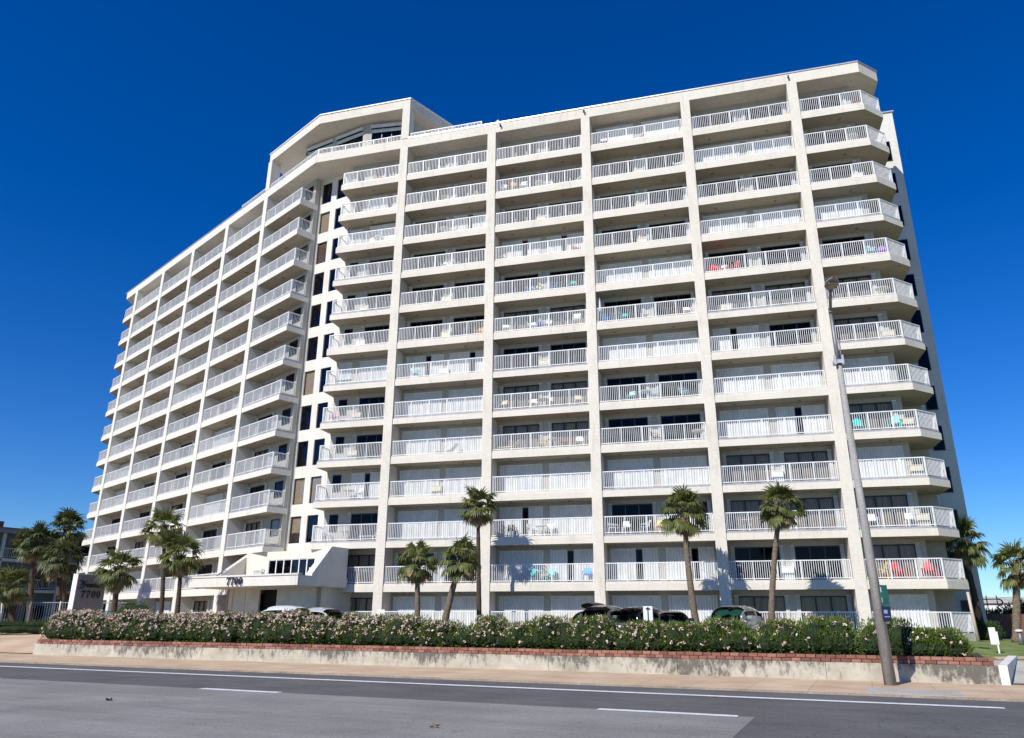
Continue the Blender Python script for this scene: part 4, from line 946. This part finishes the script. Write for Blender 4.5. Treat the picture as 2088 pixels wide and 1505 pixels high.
# ================================================================ BALCONY FURNITURE
FC_={}
def colour(n,c): 
    if n not in FC_: FC_[n]=noisy(n+'_plastic',tuple(x*.85 for x in c),c,3,.45)
    return FC_[n]
cols={'white':(.8,.8,.78),'cream':(.66,.60,.45),'turquoise':(.03,.55,.5),'purple':(.38,.18,.62),'red':(.75,.06,.08),'yellow':(.75,.5,.15),'blue':(.04,.35,.75),'teal':(.03,.35,.38),'pale blue':(.35,.6,.66),'brown':(.25,.12,.06),'orange':(.7,.35,.15),'pink':(.75,.35,.35),'black':(.02,.02,.02),'navy':(.05,.12,.4)}
protos={}
def proto(kind):
    r=thing(kind,'x','chair',(0,0,-50))
    w=colour('white',cols['white'])
    if kind=='slatted_armchair':
        m=MB(); 
        for i in range(5): m.box(-.28,.28,-.30+i*.115,-.2+i*.115,.34-i*.015,.365-i*.015)
        local(m.build('seat',w,r))
        m=MB()
        for i in range(5):
            x=-.25+i*.105; h=1.02-.05*abs(i-2)
            m.hexa([(x,.24,.28),(x+.085,.24,.28),(x+.085,.265,.28),(x,.265,.28)],[(x,.42,h),(x+.085,.42,h),(x+.085,.445,h),(x,.445,h)])
        local(m.build('backrest',w,r))
        for s in(-1,1):
            m=MB(); m.box(s*.36-.06,s*.36+.06,-.38,.34,.56,.585); local(m.build('armrest',w,r))
            m=MB(); m.box(s*.33-.02,s*.33+.02,-.34,-.24,0,.56); local(m.build('leg',w,r))
            m=MB(); m.box(s*.33-.02,s*.33+.02,.24,.34,0,.56); local(m.build('leg',w,r))
    elif kind=='stacking_chair':
        m=MB(); m.box(-.24,.24,-.24,.22,.42,.45); local(m.build('seat',w,r,bevel=.01))
        m=MB(); 
        m.hexa([(-.24,.22,.44),(.24,.22,.44),(.24,.245,.44),(-.24,.245,.44)],[(-.21,.34,.88),(.21,.34,.88),(.21,.365,.88),(-.21,.365,.88)]); local(m.build('backrest',w,r,bevel=.01))
        for s in(-1,1):
            m=MB(); m.tube([(s*.27,-.2,.44),(s*.28,-.2,.64),(s*.28,.25,.66)],.022,6); local(m.build('armrest',w,r))
            for y in(-.22,.22): 
                m=MB(); m.tube([(s*.28,y*1.1,0),(s*.23,y,.43)],[.02,.026],6); local(m.build('leg',w,r))
    elif kind=='high_chair':
        m=MB(); m.box(-.25,.25,-.2,.2,.62,.66); local(m.build('seat',w,r))
        m=MB(); m.box(-.25,.25,.22,.25,.88,1.2); local(m.build('backrest',w,r))
        for s in(-1,1):
            m=MB(); m.tube([(s*.28,-.24,0),(s*.22,.22,.66),(s*.25,.24,1.2)],.025,6); local(m.build('leg',w,r))
            m=MB(); m.tube([(s*.28,.24,0),(s*.24,-.2,.66),(s*.26,-.2,.86),(s*.26,.22,.88)],.025,6); local(m.build('leg',w,r))
        m=MB(); m.box(-.26,.26,-.03,.03,.3,.34); local(m.build('crossbar',w,r))
    elif kind=='patio_table':
        r['category']='table'
        m=MB(); m.tube([(0,0,.68),(0,0,.71)],.42,20); local(m.build('tabletop',w,r))
        for a in range(4):
            m=MB(); c_,s_=math.cos(a*1.571+.78),math.sin(a*1.571+.78); m.tube([(c_*.3,s_*.3,0),(c_*.2,s_*.2,.68)],.022,6); local(m.build('leg',w,r))
    elif kind=='sun_lounger':
        r['category']='lounger'
        m=MB(); m.box(-.75,.35,-.28,.28,.30,.36); local(m.build('seat',w,r,bevel=.01))
        m=MB(); m.hexa([(.35,-.28,.31),(.39,-.28,.31),(.39,.28,.31),(.35,.28,.31)],[(.85,-.28,.82),(.89,-.28,.80),(.89,.28,.80),(.85,.28,.82)]); local(m.build('backrest',w,r))
        for x in(-.65,.3):
            for y in(-.24,.24): m=MB(); m.tube([(x,y,0),(x,y,.3)],.025,6); local(m.build('leg',w,r))
    elif kind=='closed_parasol':
        r['category']='parasol'
        m=MB(); m.tube([(0,0,0),(0,0,2.1)],.02,6); local(m.build('pole',w,r))
        m=MB(); m.tube([(0,0,1.0),(0,0,1.15),(0,0,1.7),(0,0,2.05)],[.1,.13,.09,.03],10); local(m.build('canopy',w,r))
        m=MB(); m.tube([(0,0,0),(0,0,.12)],.22,12); local(m.build('base',w,r))
    elif kind=='air_conditioner':  # boxes stand for air conditioner units between the doors
        r['category']='air conditioner'
        m=MB(); m.box(-.36,.36,-.2,.2,.03,.78); local(m.build('body',w,r,bevel=.01))
        m=MB(); m.box(-.38,.38,-.22,.22,.785,.83); local(m.build('top',w,r))
        m=MB(); m.box(-.33,-.01,-.215,-.203,.08,.74); m.box(.01,.33,-.215,-.203,.08,.74); local(m.build('door',w,r))
    elif kind=='barbecue_grill':
        r['category']='grill'
        m=MB(); m.box(-.4,.4,-.22,.22,.5,.68); local(m.build('body',w,r))
        m=MB(); m.grid(lambda u,v:(-.4+.8*u,-.22*math.cos(math.pi*v),.685+.22*math.sin(math.pi*v)),6,8); local(m.build('lid',w,r))
        for x in(-.35,.35): m=MB(); m.box(x-.03,x+.03,-.2,.2,0,.5); local(m.build('leg',w,r))
    return r
CN={'H':'left of the crown pillar','B0':'in the first pillar bay','B1':'in the second pillar bay','B2':'in the third pillar bay','B3':'in the fourth pillar bay','C':'at the right corner'}
K2={'a':'slatted_armchair','s':'stacking_chair','h':'high_chair','t':'patio_table','l':'sun_lounger','u':'closed_parasol','b':'air_conditioner','g':'barbecue_grill'}
KN={'a':'slatted armchair','s':'plastic chair','h':'tall folding chair','t':'small round table','l':'sun lounger','u':'closed parasol','b':'box air conditioner','g':'barbecue grill'}
FUR=[(8,'C','a','turquoise',3.15),(8,'C','a','purple',3.85),(4,'C','a','turquoise',.9),(4,'C','a','turquoise',2.95),(4,'C','b','cream',3.75),(1,'C','a','yellow',.9),(1,'C','a','red',1.9),(1,'C','a','red',3.5),
(8,'B3','a','red',.7),(8,'B3','s','white',1.3),(8,'B3','a','red',1.95),
(8,'B1','s','blue',2.6),(8,'B1','a','cream',3.1),(8,'B1','s','blue',4.3),(8,'B1','s','teal',5.8),
(7,'B1','s','white',.8),(7,'B1','s','white',2.8),(7,'B1','s','navy',3.35),(7,'B1','s','white',3.9),(7,'B1','h','white',6.0),
(7,'B2','u','white',.2),(7,'B2','t','teal',1.35),(7,'B2','s','teal',1.9),(7,'B2','s','blue',.7),(7,'B2','s','white',3.3),(7,'B2','s','brown',5.4),(7,'B2','s','white',6.2),
(11,'B1','h','white',.5),(11,'B1','h','orange',1.3),(11,'B1','h','white',2.1),(11,'B1','t','white',3.4),(11,'B1','s','white',4.1),(11,'B1','l','white',5.8),
(9,'B0','s','white',3.3),(9,'B0','s','white',4.2),(9,'B1','s','cream',.4),(9,'B1','s','pink',6.1),
(5,'B1','s','cream',.6),(5,'B1','s','cream',2.8),(5,'B1','t','cream',3.5),(5,'B1','s','cream',3.95),(5,'B1','s','cream',6.0),
(4,'B1','l','cream',1.0),(4,'B1','a','yellow',3.4),(4,'B1','t','white',4.2),(4,'B1','s','brown',4.95),(4,'B1','s','white',6.0),
(5,'B2','s','pale blue',2.1),(5,'B2','t','white',3.0),(5,'B2','s','pale blue',3.6),(5,'B2','s','pale blue',5.6),
(4,'B2','s','brown',3.6),(4,'B2','t','white',6.3),
(1,'B1','s','turquoise',2.7),(1,'B1','t','white',3.3),(1,'B1','s','turquoise',3.9),(1,'B1','s','blue',6.3),
(2,'B1','s','black',1.3),(2,'B1','s','white',2.7),(2,'B1','t','white',3.3),(2,'B1','s','white',3.9),
(2,'B2','s','white',.6),(2,'B2','s','white',1.4),(2,'B2','s','white',2.6),(2,'B2','s','yellow',3.5),
(2,'H','s','white',1.0),(2,'H','t','cream',2.4),(2,'H','l','white',4.3),(3,'H','t','cream',2.4),(3,'H','s','white',3.2),(5,'H','s','pink',.8),(5,'H','b','cream',2.4),(4,'H','b','cream',2.3),(7,'H','b','white',2.3),(8,'H','b','cream',2.4),(12,'H','s','pink',3.2),(12,'H','s','white',4.4),(10,'H','t','white',3.4),
(12,'B2','l','orange',3.2),(12,'B2','s','brown',1.0),(11,'B2','s','white',6.3),(11,'B2','b','cream',3.4),(10,'B2','b','cream',3.4),(9,'B2','b','cream',3.4),
(10,'B3','l','cream',2.4),(12,'B0','s','white',3.0),(11,'B0','s','cream',3.3),(11,'B0','l','white',5.0),(10,'B0','t','white',3.2),(10,'B0','s','cream',3.9),(8,'B0','b','cream',3.4),(7,'B0','b','cream',3.5),(7,'B0','s','orange',6.2),(6,'B0','s','teal',1.3),(6,'B0','b','white',3.4),
(6,'B1','b','cream',3.5),(10,'B1','b','cream',3.4),(3,'B0','b','cream',3.2),(4,'B0','l','white',3.9),
(7,'B3','b','cream',1.3),(6,'B3','g','black',5.9),(7,'C','t','white',3.5),(6,'C','b','cream',3.5),(10,'C','b','white',3.2),(3,'C','b','cream',3.8),(2,'C','s','white',.9),(2,'C','s','white',2.9),(2,'C','b','cream',3.7),(11,'C','t','white',3.2),
(2,'B3','t','white',1.3),(3,'B3','b','white',3.4),(1,'B3','b','white',3.4),(0,'B3','s','white',6.0),(0,'B3','b','cream',3.4)]
seen={}; rf3=random.Random(21)
# disambiguating words within one balcony
grp={}
for f in FUR: grp.setdefault((f[0],f[1],f[2],f[3]),[]).append(f)
first={}
for f in FUR:
    k,c,kd,cl,x=f
    same=sorted(grp[(k,c,kd,cl)],key=lambda q:q[4]); pos=''
    if len(same)==2: pos='left ' if f is same[0] else 'right '
    elif len(same)==3: pos=['left ','middle ','right '][same.index(f)]
    elif len(same)>3: pos=['leftmost ','inner left ','inner right ','rightmost '][same.index(f)]
    where='on the ground patio' if k==0 else 'on the %s balcony up'%ORD[k]
    lab='%s%s %s %s %s'%(pos,cl,KN[kd],where,CN[c])
    u0=colx[c][0]
    loc=(u0+x,.62+(rf3.uniform(-.08,.08)),zk(k)+.553); rz=rf3.uniform(-.35,.35)
    if kd in 'as' and rf3.random()<.35: rz+=rf3.choice((-1,1))*1.2
    if kd=='b': loc=(loc[0],1.15,loc[2]); rz=0
    if kd in 'lg': rz=rf3.uniform(-.1,.1); loc=(loc[0],.75,loc[2])
    if kd=='u': loc=(loc[0],.45,loc[2])
    nm=K2[kd]; col=colour(cl,cols[cl])
    if nm not in protos: protos[nm]=proto(nm)
    dup(protos[nm],loc,rz,lab,'furniture on the balconies',col)
for r in protos.values():
    for ch in list(r.children): bpy.data.objects.remove(ch)
    bpy.data.objects.remove(r)

# ================================================================ LIGHT, SKY, CAMERA
world=bpy.data.worlds.new('World'); S.world=world; world.use_nodes=True; t=world.node_tree
bg=t.nodes['Background']; sky=t.nodes.new('ShaderNodeTexSky'); sky.sky_type='NISHITA'; sky.sun_disc=False
tos=Vector((-.46,-1,.87)).normalized()
sky.sun_elevation=math.asin(tos.z); sky.sun_rotation=math.atan2(tos.x,tos.y); sky.altitude=0; sky.air_density=1.0; sky.dust_density=.0; sky.ozone_density=3.0
hsv=t.nodes.new('ShaderNodeHueSaturation'); hsv.inputs['Saturation'].default_value=1.22; hsv.inputs['Hue'].default_value=.516; hsv.inputs['Value'].default_value=1.18
t.links.new(mixc(t,1.0,sky.outputs[0],(.66,.90,1.12),'MULTIPLY'),hsv.inputs['Color']); t.links.new(hsv.outputs[0],bg.inputs[0]); bg.inputs[1].default_value=.085
sl=bpy.data.lights.new('sun','SUN'); sl.energy=4.9; sl.angle=math.radians(.53); sl.color=(1,.965,.91)
so=bpy.data.objects.new('sun',sl); C.objects.link(so); so.rotation_euler=(-tos).to_track_quat('-Z','Y').to_euler(); so.location=(-30,-80,60)
cam=bpy.data.cameras.new('camera'); co=bpy.data.objects.new('camera',cam); C.objects.link(co); S.camera=co
yaw,pit,rol=.2707,.326,.005
Rm=Matrix.Rotation(yaw,3,'Z')@Matrix.Rotation(math.pi/2+pit,3,'X')@Matrix.Rotation(rol,3,'Z')
co.matrix_world=Matrix.Translation((23.0257,-48.3571,1.6))@Rm.to_4x4()
cam.sensor_fit='HORIZONTAL'; cam.sensor_width=36; cam.lens=1530.714*36/2088; cam.clip_end=3000; cam.clip_start=.1
S.view_settings.view_transform='Standard'; S.view_settings.look='None'; S.view_settings.gamma=1; S.view_settings.exposure=.14
S.render.engine='CYCLES'; S.cycles.max_bounces=6; S.cycles.transparent_max_bounces=12; S.cycles.sample_clamp_indirect=8
S.render.resolution_x=1024; S.render.resolution_y=738
